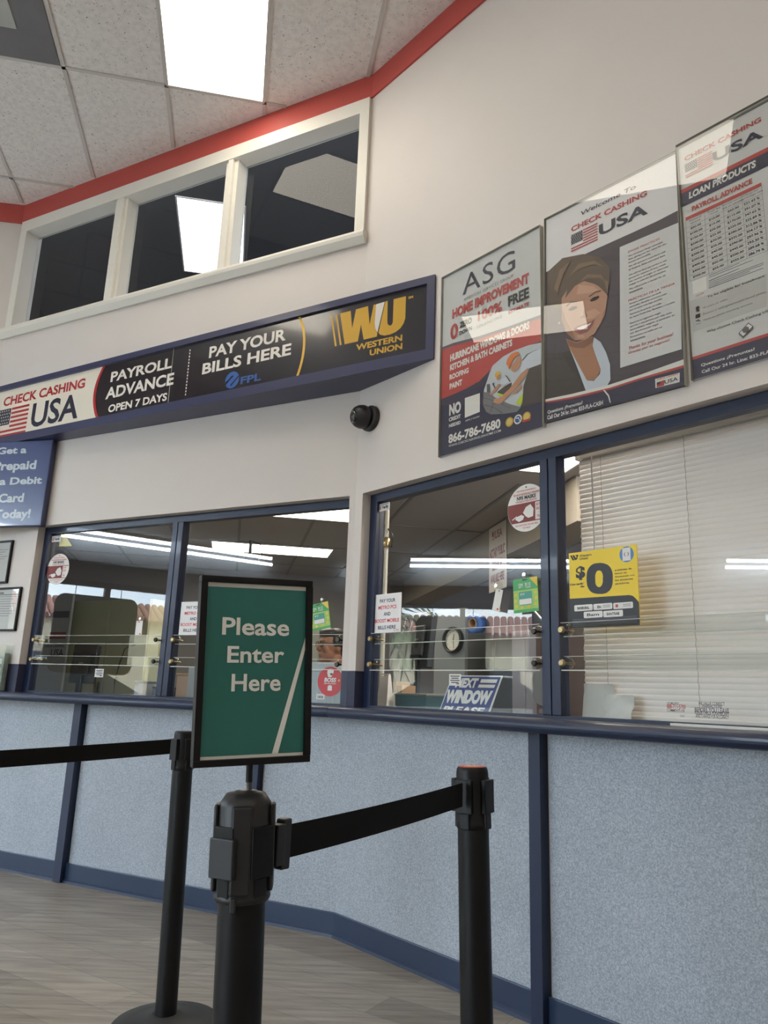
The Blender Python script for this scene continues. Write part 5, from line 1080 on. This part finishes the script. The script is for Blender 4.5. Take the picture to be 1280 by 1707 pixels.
# things on the right worktop
def simple_box(name, label, cat, s, off, az, dims, m, bev=.004, z=WT+.0005, turn=0.0, group=None, lid=None):
    t = at_wall(name, label, cat, s, off, z, az, group, turn); w, d, h = dims
    k = MB(); k.box(-w/2, w/2, -d/2, d/2, 0, h, bev=bev); k.build('body', m, t)
    if lid: k = MB(); k.box(-w/2-.003, w/2+.003, -d/2-.003, d/2+.003, h+.0002, h+.014, bev=.003); k.build('lid', lid, t)
    return t
t = at_wall('paper_bag', 'tall white paper bag narrowing to its top, below the white bill payment sign', 'bag', -0.006, -.26, WT+.0005, AZ_B)
k = MB(); k.hexa([(-.05, -.03, 0), (.045, -.03, 0), (.045, .03, 0), (-.05, .03, 0), (-.03, -.008, .19), (.03, -.008, .2), (.03, .008, .2), (-.03, .008, .19)]); k.build('bag', pw, t)
k = MB(); k.box(-.03, .03, -.004, .004, .2, .206); k.build('fold', pw, t)
kraft = mat('kraft_board', (160, 128, 96), .7, vary=.06); kraft2 = mat('kraft_dark', (132, 108, 84), .7)
for i, (s_, h_, m_, lb) in enumerate(((-0.041, .17, kraft2, 'narrow brown file box behind the paper bag'), (-0.041+.045, .15, kraft, 'second narrow brown file box, next to the first one'))):
    t = at_wall('file_box', lb, 'file box', s_, -.40, WT+.0005, AZ_B, None); k = MB(); k.box(-.018, .018, -.05, .05, 0, h_, bev=.002); k.build('body', m_, t); k = MB(); k.box(-.012, .012, -.0512, -.0502, .03, .11); k.build('label_strip', pw, t)
t = at_wall('storage_bin', 'dark teal plastic bin between the file boxes and the next window sign', 'bin', 0.153+.02, -.36, WT+.0005, AZ_B)
k = MB(); k.hexa([(-.10, -.08, 0), (.10, -.08, 0), (.10, .08, 0), (-.10, .08, 0), (-.115, -.09, .1), (.115, -.09, .1), (.115, .09, .1), (-.115, .09, .1)]); k.build('body', mat('teal_bin', (52, 84, 88), .5), t); k = MB(); k.box(-.122, .122, -.096, .096, .1002, .112, bev=.003); k.build('rim', mat('teal_rim', (120, 118, 108), .5), t)
scr = mat('monitor_black', (30, 30, 33), .4); 
def monitor(label, s, off, az, w, h, z, turn, tilt):
    t = at_wall('computer_monitor', label, 'monitor', s, off, WT+.0005, az, 'teller monitors', turn)
    M_ = Matrix.Translation((0, 0, z)) @ Matrix.Rotation(R(tilt), 4, 'X')
    k = MB(); k.box(-w/2, w/2, -.02, .02, -h/2, h/2, bev=.006, M=M_); k.build('housing', scr, t)
    k = MB(); k.box(-w/2*.6, w/2*.6, -.04, -.0205, -h/2*.6, h/2*.5, bev=.008, M=M_); k.build('rear_cover', mat('monitor_rear', (40, 40, 43), .5), t)
    k = MB(); k.box(-w/2+.012, w/2-.012, .0202, .022, -h/2+.012, h/2-.012, M=M_); k.build('screen', mat('screen_dark', (18, 20, 26), .15), t)
    k = MB(); k.box(-.02, .02, -.045, -.022, .0, z, bev=.003); k.build('neck', scr, t)
    k = MB(); k.box(-.11, .11, -.11, .07, 0, .012, bev=.004); k.build('foot', scr, t)
    k = MB(); k.box(-.02, .02, -.0412, -.0402, -.005, .005, M=M_); k.build('badge', mat('badge_grey', (130, 130, 132), .4), t)
monitor('black monitor seen from behind, below the navy sign', -2.392, -.5, AZ_A, .21, .27, .235, R(6), -4)
monitor('large tilted black monitor standing between the file boxes and the clock panel', -0.149, -.66, AZ_B, .22, .32, 1.407-WT, R(-14), -6)
t = at_wall('gooseneck_microphone', 'thin black gooseneck microphone beside the rear of the black monitor', 'microphone', -1.98, -.42, WT+.0005, AZ_A)
k = MB(); k.tube([(-.02, 0, .012), (-.03, 0, .12), (.0, 0, .25), (.03, .0, .335), (.075, 0, .355)], .004, 8); k.build('stem', scr, t); k = MB(); k.tube([(.075, 0, .355), (.12, 0, .36)], [.006, .009], 10); k.build('head', scr, t); k = MB(); k.lathe([(.045, 0), (.045, .008), (.02, .012)], 24, M=Matrix.Translation((-.02, 0, 0))); k.build('foot', scr, t)
simple_box('card_terminal', 'pale grey payment terminal between the black monitor and the dark printer', 'terminal', -1.62, -.3, AZ_A, (.07, .11, .115), mat('terminal_grey', (150, 154, 162), .4), lid=mat('terminal_dark', (62, 62, 68), .4))
simple_box('receipt_printer', 'small dark receipt printer beside the pale payment terminal', 'printer', -1.49, -.34, AZ_A, (.10, .12, .085), mat('printer_dark', (58, 60, 66), .5), lid=scr)
simple_box('supply_box', 'tan cardboard box on the worktop between the printer and the mullion', 'box', -1.36, -.42, AZ_A, (.11, .14, .17), mat('tan_box', (176, 146, 124), .7), lid=kraft)
t = at_wall('acrylic_holder', 'frosted acrylic holder half hidden behind the green entrance sign', 'holder', -1.10, -.2, WT+.0005, AZ_A)
k = MB(); k.box(-.07, .07, -.03, .03, 0, .005); k.box(-.07, .07, -.03, -.026, .005, .22); k.box(-.07, .07, .026, .03, .005, .25); k.box(-.07, -.066, -.026, .026, .005, .22); k.box(.066, .07, -.026, .026, .005, .22); k.build('holder', frost_m, t)
# ribbed pale grey cash box in front of the seated teller
xa, xb = -0.504, -0.241; hz = 1.26
def wave_mat():
    m = mat('wavy_pale_plastic', (176, 188, 194), .45); n = m.node_tree.nodes; l = m.node_tree.links
    tx = n.new('ShaderNodeTexCoord'); wv = n.new('ShaderNodeTexWave'); wv.inputs['Scale'].default_value = 26; wv.inputs['Distortion'].default_value = 6; wv.inputs['Detail Scale'].default_value = .6
    l.new(tx.outputs['Object'], wv.inputs['Vector']); bp = n.new('ShaderNodeBump'); bp.inputs['Strength'].default_value = .35; bp.inputs['Distance'].default_value = .004
    l.new(wv.outputs['Fac'], bp.inputs['Height']); l.new(bp.outputs['Normal'], n['Principled BSDF'].inputs['Normal']); return m
t = at_wall('cash_drawer', 'pale grey cash box with a wavy pattern in front of the seated teller', 'box', (xa+xb)/2, -.38, WT+.0005, AZ_A)
k = MB(); k.box(-(xb-xa)/2, (xb-xa)/2, 0, .2, 0, hz-WT-.05, bev=.004); k.build('body', wave_mat(), t)
k = MB(); k.box(-(xb-xa)/2-.003, (xb-xa)/2*.55, -.004, .2, hz-WT-.0498, hz-WT, bev=.004); k.build('lid', mat('pale_lid', (186, 196, 202), .4), t)
# back of the room: cabinets, board, panels
olive = mat('olive_cabinet', (150, 154, 128), .5, vary=.04); 
def cabinet(label, s0, s1, off, az, h, m, d=.42, doors=2, name='storage_cabinet'):
    t = at_wall(name, label, 'cabinet', (s0+s1)/2, off, 0, az); w = (s1-s0)/2
    k = MB(); k.box(-w, w, .02, d, .0, h, bev=.004); k.build('body', m, t)
    for i in range(doors):
        x0 = -w+2*w*i/doors+.003; x1 = -w+2*w*(i+1)/doors-.003
        k = MB(); k.box(x0, x1, 0, .0195, .08, h-.004, bev=.003); dr = k.build('door', m, t)
        hx = x1-.03 if i == 0 else x0+.03
        k = MB(); k.box(hx-.006, hx+.006, -.022, -.0005, h*.52, h*.52+.11, bev=.003); k.build('handle', steel, dr)
xa = -4.683; xb = -3.587; ht = 1.946
cabinet('tall olive two door cabinet far behind the black monitor', xa, xb, -2.3, AZ_A, ht, olive)
xa = -1.944; xb = -1.78
cabinet('grey filing cupboard behind the seated teller', xa-.5, xb, -2.6, AZ_A, 1.67, mat('filing_grey', (132, 134, 126), .5), doors=2)
# notice board at the left
xa = -4.974; xb = -4.578; z0_, z1_ = 1.143, 1.998
t = at_wall('notice_stand', 'free standing board of notices beside the olive cabinet', 'notice board', (xa+xb)/2, -2.2, 0, AZ_A); w = (xb-xa)/2
k = MB(); k.box(-w, w, 0, .03, z0_-.3, z1_, bev=.004); k.build('board', mat('board_grey', (140, 144, 146), .6), t)
for x in (-w+.03, w-.03): k = MB(); k.box(x-.015, x+.015, .005, .025, 0, z0_-.3); k.build('leg', steel, t)
p = Print(t, 0, 0, 0); h_ = z1_-z0_
p.polys('blue_strip', [[(-w+.02, z0_+h_*.72), (w-.02, z0_+h_*.72), (w-.02, z0_+h_*.80), (-w+.02, z0_+h_*.80)]], navy_p, 1)
p.polys('red_strip', [[(-w+.12, z0_+h_*(.46+.055*j)), (w-.03, z0_+h_*(.46+.055*j)), (w-.03, z0_+h_*(.49+.055*j)), (-w+.12, z0_+h_*(.49+.055*j))] for j in range(2)], maroon_p, 1)
p.texts([('USA', (-.02, z0_+h_*.25, w-.03, z0_+h_*.34)), ('CHECK CASHING', (-w+.06, z0_+h_*.36, w-.03, z0_+h_*.4))], ink_navy, 1, .02, name='navy_lettering')
# panel with clock, back counter, dark cupboard and tape roll in the right windows
xa = -1.306; xb = -0.973; zt1 = 1.768
t = at_wall('partition_panel', 'tall pale grey panel carrying the round clock', 'panel', (xa+xb)/2, -1.9, 0, AZ_B)
k = MB(); k.box(-(xb-xa)/2, (xb-xa)/2, 0, .035, .02, zt1, bev=.004); k.build('panel', mat('panel_grey', (116, 121, 124), .6), t); k = MB(); k.box(-(xb-xa)/2-.02, (xb-xa)/2+.02, -.1, .14, 0, .0195); k.build('foot', steel, t)
cs, cz_ = (-1.085, 1.525); cr = 0.1015
t = at_wall('wall_clock', 'round black rimmed clock hanging on the pale grey panel', 'clock', cs, -1.899, cz_, AZ_B); Yr = Matrix.Rotation(R(90), 4, 'X')
k = MB(); k.lathe([(cr*.82, .0), (cr, .0), (cr, .03), (cr*.93, .04), (cr*.82, .034), (cr*.82, .0)], 40, M=Yr, cap=False); k.build('rim', scr, t)
k = MB(); k.lathe([(cr*.82, .008), (cr*.82, .012)], 40, M=Yr); fce = k.build('face', mat('clock_face', (198, 196, 188), .5), t)
p = Print(t, 0, 0, -.012); p.polys('hour_mark', [[(cr*.72*math.sin(a_)+cr*.012*math.cos(a_)*sg_, cr*.72*math.cos(a_)-cr*.012*math.sin(a_)*sg_) for sg_ in (-1, 1)]+[(cr*.6*math.sin(a_)+cr*.012*math.cos(a_)*sg_, cr*.6*math.cos(a_)-cr*.012*math.sin(a_)*sg_) for sg_ in (1, -1)] for a_ in [i*math.pi/6 for i in range(12)]], black_p, 1, fce)
p.polys('hand', [[(-.004, -.02), (.004, -.02), (.012, cr*.45), (.004, cr*.45)]], black_p, 2, t); p.polys('hand', [[(-.003, .01), (.003, .01), (.01, -cr*.62), (.004, -cr*.62)]], black_p, 2, t)
t = at_wall('laminate_counter', 'beige laminate back counter with a sloped end, behind the next window sign', 'counter', 1.0, -1.25, 0, AZ_B)
za = 1.24; k = MB(); k.prism([(-.75, za-.10), (-.35, za-.10), (-.27, za-.02), (-.23, za), (.9, za), (.9, za-.14), (-.75, za-.14)], -.5, 0, M=Matrix.Rotation(R(90), 4, 'X')); k.build('top', mat('beige_laminate', (178, 170, 150), .5), t); k = MB(); k.box(-.74, .88, .03, .48, 0, za-.1405); k.build('base', mat('counter_grey_base', (110, 112, 114), .6), t)
cabinet('dark grey cupboard beside the clock panel, under the blue tape roll', -1.232, -0.955, -2.2, AZ_B, 1.604, mat('cupboard_dark', (72, 74, 78), .5), doors=1)
t = at_wall('tape_roll', 'blue tape roll on top of the dark grey cupboard', 'tape', -1.248, -2.32, 1.604+.09, AZ_B)
k = MB(); k.lathe([(.045, -.04), (.088, -.04), (.088, .04), (.045, .04), (.045, -.04)], 32, M=Yr, cap=False); k.build('roll', mat('tape_blue', (66, 108, 180), .4), t); k = MB(); k.lathe([(.036, -.041), (.0445, -.041), (.0445, .041), (.036, .041), (.036, -.041)], 28, M=Yr, cap=False); k.build('core', kraft, t)
xa = -0.229; xb = -0.005
cabinet('lavender grey two door metal locker behind the green phone card', xa, xb, -1.55, AZ_B, 1.534+.0, mat('locker_grey', (112, 112, 122), .45), doors=2, name='metal_locker')
xa = 0.508
hb_ = 1.48
cabinet('dark brown cupboard with the small metal can on it', xa, xa+.5, -.85, AZ_B, hb_, mat('brown_cupboard', (84, 66, 62), .55), d=.3, doors=1)
t = at_wall('metal_can', 'small galvanised watering can with a green plant on the brown cupboard', 'watering can', 0.514, -.97, hb_+.0005, AZ_B)
k = MB(); k.lathe([(.040, 0), (.041, .002), (.038, .118), (.040, .12), (.036, .118), (.036, .09)], 28); k.build('body', steel, t); k = MB(); k.tube([(-.038, 0, .03), (-.085, 0, .075), (-.12, 0, .11)], [.009, .007, .008], 12); k.build('spout', steel, t); k = MB(); k.tube([(.04, 0, .1), (.075, 0, .08), (.07, 0, .04), (.041, 0, .03)], .004, 8); k.build('handle', steel, t)
k = MB(); rg = random.Random(5)
for i in range(26):
    a_ = rg.uniform(0, 6.28); L_ = rg.uniform(.04, .085); tl = rg.uniform(.1, .7); d_ = Vector((math.cos(a_)*math.sin(tl), math.sin(a_)*math.sin(tl), math.cos(tl))); sd = Vector((-math.sin(a_), math.cos(a_), 0))*.009
    b0 = Vector((0, 0, .09)); k.add([b0, b0+d_*L_*.5+sd, b0+d_*L_, b0+d_*L_*.5-sd, b0+d_*L_*.5+Vector((0, 0, .002))], [(0, 1, 4), (1, 2, 4), (2, 3, 4), (3, 0, 4)])
k.build('plant', mat('leaf_green', (66, 98, 60), .5), t)
# conduit on the left of the right window
t = at_wall('conduit_pipe', 'pale vertical conduit with a valve, inside by the verify sticker', 'pipe', -0.142, -.35, WT+.0005, AZ_B)
k = MB(); k.tube([(0, 0, 0), (0, 0, 2.4985-WT)], .012, 14); k.build('pipe', mat('pipe_cream', (190, 186, 172), .5), t); zv = 1.931-WT
k = MB(); k.lathe([(.014, -.03), (.022, -.02), (.022, .02), (.014, .03)], 18, M=Matrix.Translation((0, 0, zv))); k.build('valve', brass, t); k = MB(); k.tube([(.012, 0, zv+.08), (.05, 0, zv+.04), (.045, 0, zv-.03), (.02, -.0, zv-.02)], .004, 8); k.build('cable', scr, t)
# soffit with the notary sign
def gbox(name, g0, g1, z0, z1, m):
    q = [grid(g0[0], g0[1], 0), grid(g1[0], g0[1], 0), grid(g1[0], g1[1], 0), grid(g0[0], g1[1], 0)]; b = MB(); b.prism([(v.x, v.y) for v in q], z0, z1); return structure(b.build(name, m))
gbox('trim_5', (2.06, 4.3), (2.35, GY_B), 2.2, 2.4935, mat('soffit_grey', (150, 143, 134), .7))
nt = thing('notary_sign', 'white notary public sign hanging from the inner soffit', 'sign', grid(2.053, 5.75, 2.14), (0, 0, GT+R(-90)))
k = MB(); k.box(-.2, .2, -.006, 0, -.2, .345); k.build('board', mat('notary_white', (206, 202, 198), .5), nt); p = Print(nt, 0, 0, -.006)
p.texts([('USA', (-.05, .23, .12, .30)), ('NOTARY PUBLIC', (-.18, .08, .18, .16)), ('SERVICE', (-.12, -.03, .11, .05)), ('AVAILABLE HERE', (-.16, -.13, .16, -.06))], mat('notary_ink', (130, 74, 78), .5), 1, .02, name='dark_lettering'); p.flag((-.12, .23, -.055, .30), 1, mr=red_p, mw=white_p, mb=ink_navy)
# ceiling camera bracket behind the left windows
cb = (419.2013498312711, 904.3644544431946)
v = (-1.2753, 7.1483, 2.5)
t = thing('ceiling_camera', 'dark camera bracket hanging from the inner ceiling by the long light', 'camera', (v[0], v[1], 2.4935))
k = MB(); k.tube([(0, 0, 0), (0, 0, -.16)], .016, 12); k.build('stem', scr, t); k = MB(); k.box(-.05, .09, -.03, .03, -.215, -.16, bev=.008); k.build('camera_body', scr, t); k = MB(); k.tube([(.0, .02, -.002), (.09, .02, -.03), (.12, .02, -.1), (.08, .02, -.16)], .006, 8); k.build('cable', scr, t)

# ---------------------------------------------------------------- the seated teller
def fuse(b, name, m, parent, voxel):
    o = b.build(name, m, parent)
    md = o.modifiers.new('r', 'REMESH'); md.mode = 'VOXEL'; md.voxel_size = voxel; md.use_smooth_shade = True
    s2 = o.modifiers.new('s', 'SMOOTH'); s2.factor = .5; s2.iterations = 3
    dg = bpy.context.evaluated_depsgraph_get(); me = bpy.data.meshes.new_from_object(o.evaluated_get(dg)); o.modifiers.clear(); o.data = me
    me.polygons.foreach_set('use_smooth', [True]*len(me.polygons)); return o
PX_, PY_ = -.315, 5.13
per = thing('person', 'person with glasses and dark hair seated behind the pale cash box', 'person', (PX_, PY_, 0), (0, 0, R(-62)))
b = MB(); hz = 1.395
b.ball((0, .005, hz+.02), (.074, .094, .098)); b.ball((0, -.028, hz-.045), (.058, .062, .066)); b.ball((0, -.062, hz-.088), (.03, .028, .022))
b.ball((0, -.098, hz-.018), (.014, .018, .016)); b.tube([(0, -.086, hz+.03), (0, -.102, hz-.012)], [.009, .012]); b.ball((0, -.076, hz+.036), (.052, .018, .012))
b.ball((0, -.083, hz-.052), (.024, .012, .007)); b.ball((0, -.082, hz-.064), (.021, .012, .007))
for sx in (-1, 1):
    b.ball((sx*.04, -.066, hz-.02), (.022, .022, .024)); b.ball((sx*.074, .012, hz-.004), (.009, .02, .032)); b.ball((sx*.03, -.08, hz+.014), (.013, .008, .008))
b.tube([(0, .018, hz-.06), (0, .03, hz-.2)], [.054, .062], 20); b.tube([(0, .03, hz-.2), (0, .035, .98), (0, .03, .72)], [.12, .14, .14], 20)
for sx in (-1, 1):
    b.tube([(sx*.04, .03, hz-.2), (sx*.17, .03, hz-.235), (sx*.2, .02, 1.0), (sx*.205, -.02, .93), (sx*.17, -.15, .86), (sx*.135, -.235, .80)], [.06, .055, .047, .044, .036, .026], 16)
    b.ball((sx*.125, -.27, .788), (.036, .045, .017))
    for j, (dx, ln) in enumerate(((-.027, .062), (-.009, .074), (.009, .07), (.026, .055))):
        b.tube([(sx*.125+dx, -.30, .79), (sx*.125+dx*1.15, -.30-ln*.6, .786), (sx*.125+dx*1.1, -.30-ln, .770)], [.0095, .0085, .0075], 10)
    b.tube([(sx*.125-sx*.03, -.25, .788), (sx*.125-sx*.055, -.285, .786), (sx*.125-sx*.056, -.315, .78)], [.012, .010, .0085], 10)
    b.tube([(sx*.085, .03, .72), (sx*.10, -.2, .70), (sx*.115, -.42, .68), (sx*.115, -.42, .5), (sx*.115, -.40, .24)], [.095, .08, .062, .056, .038], 18); b.tube([(sx*.115, -.38, .235), (sx*.12, -.5, .205), (sx*.122, -.58, .2)], [.042, .04, .03], 14)
body = fuse(b, 'body', mat('skin_tan', (156, 108, 84), .55), per, .0055)
b = MB(); b.ball((0, .03, hz+.035), (.083, .092, .092)); b.ball((0, -.035, hz+.085), (.07, .06, .04)); b.ball((0, .075, hz-.01), (.07, .05, .075))
for sx in (-1, 1): b.ball((sx*.07, .02, hz+.03), (.02, .05, .045))
hair = fuse(b, 'hair', mat('hair_black', (30, 26, 26), .5), per, .006)
b = MB(); b.tube([(0, .03, hz-.165), (0, .035, .98), (0, .03, .68)], [.105, .156, .158], 22)
for sx in (-1, 1): b.tube([(sx*.03, .03, hz-.19), (sx*.172, .03, hz-.235), (sx*.203, .02, 1.0), (sx*.207, -.03, .92)], [.075, .066, .058, .055], 18)
fuse(b, 'shirt', mat('shirt_grey', (134, 138, 146), .8), per, .009)
b = MB(); b.tube([(-.08, .03, .7), (.08, .03, .7)], .13, 18)
for sx in (-1, 1): b.tube([(sx*.085, .03, .715), (sx*.10, -.2, .70), (sx*.115, -.42, .68), (sx*.115, -.425, .5), (sx*.115, -.405, .26)], [.105, .089, .072, .066, .052], 18)
fuse(b, 'trousers', mat('trousers_dark', (40, 42, 52), .8), per, .01)
g = MB()
for sx in (-1, 1):
    g.tube([(sx*.034+.027*math.cos(q_*math.pi/8), -.098+.004*abs(math.cos(q_*math.pi/8)), hz+.012+.019*math.sin(q_*math.pi/8)) for q_ in range(17)], .0026, 8); g.tube([(sx*.061, -.094, hz+.018), (sx*.077, -.02, hz+.018), (sx*.082, .02, hz+.006)], .0024, 8)
g.tube([(-.008, -.1, hz+.016), (.008, -.1, hz+.016)], .0024, 8); g.build('glasses', scr, per)
st = thing('stool', 'black stool under the seated teller', 'stool', (PX_, PY_+.03, 0), (0, 0, R(-62)))
k = MB(); k.lathe([(.15, .53), (.19, .54), (.19, .572), (.16, .58)], 32); k.build('seat', scr, st); k = MB(); k.lathe([(.028, .06), (.028, .5298)], 18); k.build('column', steel, st)
k = MB(); k.tube([(.23*math.cos(q_*math.pi/16), .23*math.sin(q_*math.pi/16), .15) for q_ in range(33)], .011, 10)
for q_ in range(4): k.tube([(.03*math.cos(q_*1.5708), .03*math.sin(q_*1.5708), .15), (.225*math.cos(q_*1.5708), .225*math.sin(q_*1.5708), .15)], .009, 8)
k.build('foot_ring', steel, st); k = MB(); k.lathe([(.24, 0), (.24, .02), (.06, .0595)], 36); k.build('base', scr, st)

# ---------------------------------------------------------------- the street, mirrored in the teller glass
bx_ = -30.0
bd = thing('street_building', 'low cream shop building with a red tiled roof across the parking lot', 'building', (bx_, 5, 0))
k = MB(); k.box(-6, 0, -16, 20, 0, 3.75); k.build('wall', mat('stucco_cream', (214, 200, 176), .8), bd)
k = MB(); rt = mat('roof_tile', (150, 104, 90), .7, vary=.25, vscale=5)
N = 120
for r_ in range(4):
    for i in range(N):
        y0 = -16.3+36.6*i/N; x0 = .55-r_*.36; z0_ = 3.72+r_*.2
        k.tube([(x0, y0+.15, z0_), (x0-.42, y0+.15, z0_+.26)], .14, 8)
k.build('roof', rt, bd)
k = MB(); k.box(-6, .3, -16.3, 20.3, 3.6, 3.72); k.build('fascia', mat('fascia_white', (220, 216, 208), .6), bd)
for i in range(6):
    k = MB(); k.box(.001, .03, -14+i*5.6, -10.4+i*5.6, .4, 2.3); k.build('window', mat('shop_window_dark', (60, 68, 74), .2), bd)
pm = thing('palm_tree', 'green palm tree beyond the storefront glass', 'tree', (-14.5, 5.9, -.02))
k = MB(); k.tube([(0, 0, 0), (.05, 0, 1.2), (.0, .05, 2.8)], [.16, .13, .12], 14); k.build('trunk', mat('palm_trunk', (110, 92, 74), .9, vary=.2), pm)
k = MB(); rp_ = random.Random(11)
for i in range(26):
    a_ = i*2.399; up_ = rp_.uniform(.1, 1.2); L_ = rp_.uniform(1.2, 1.7); pts = []
    for j in range(8):
        u_ = j/7; pts.append(Vector((math.cos(a_)*L_*u_, math.sin(a_)*L_*u_, 2.8+up_*L_*u_-1.3*u_*u_)))
    sd = Vector((-math.sin(a_), math.cos(a_), 0))
    for j in range(1, 8):
        for sg_ in (-1, 1):
            q0 = pts[j-1].lerp(pts[j], .5); tip = q0+sd*sg_*.42*(1-abs(j/7-.45))+(pts[j]-pts[j-1])*1.2+Vector((0, 0, -.16)); ww = (pts[j]-pts[j-1])*.22
            k.add([q0-ww, q0+ww, tip, q0+Vector((0, 0, .02))], [(0, 1, 2), (0, 3, 2), (3, 1, 2)])
k.build('fronds', mat('palm_green', (84, 112, 72), .6), pm)
# parked car
cr_ = thing('parked_car', 'white car parked outside the storefront window', 'car', (-9.3, 3.9, -.02), (0, 0, R(90)))
sec = [(-2.2, .35), (2.2, .35), (2.25, .62), (2.15, .82), (1.2, .92), (.55, 1.38), (-.9, 1.42), (-1.7, 1.0), (-2.2, .95), (-2.28, .6)]
k = MB(); Mc = Matrix.Rotation(R(90), 4, 'X')
def carp(pts, y0, y1, mi=0): k.prism(pts, y0, y1, mi, Mc)
carp([(-2.2, .32), (2.2, .32), (2.27, .6), (2.15, .82), (1.2, .93), (-1.75, .98), (-2.2, .95), (-2.28, .6)], -.88, .88); car_w = mat('car_white', (226, 228, 230), .25, coat=1); k.build('body', car_w, cr_)
k = MB(); k.hexa([(-1.75, -.80, .985), (1.2, -.80, .935), (1.2, .80, .935), (-1.75, .80, .985), (-.95, -.62, 1.42), (.45, -.62, 1.42), (.45, .62, 1.42), (-.95, .62, 1.42)]); k.build('cabin', mat('car_glass', (40, 48, 54), .08, coat=1), cr_)
k = MB(); k.box(-.95, .45, -.63, .63, 1.42, 1.46, bev=.015); k.build('roof', car_w, cr_)
for x in (-1.4, 1.4):
    for y in (-.80, .80):
        k = MB(); k.lathe([(.2, -.1), (.32, -.1), (.34, -.06), (.34, .06), (.32, .1), (.2, .1)], 28, M=Matrix.Translation((x, y, .34)) @ Mc); wh = k.build('wheel', mat('tyre', (26, 26, 27), .8), cr_); k = MB(); k.lathe([(.19, -.103), (.19, .103)], 24, M=Matrix.Translation((x, y, .34)) @ Mc); k.build('hub', steel, wh)
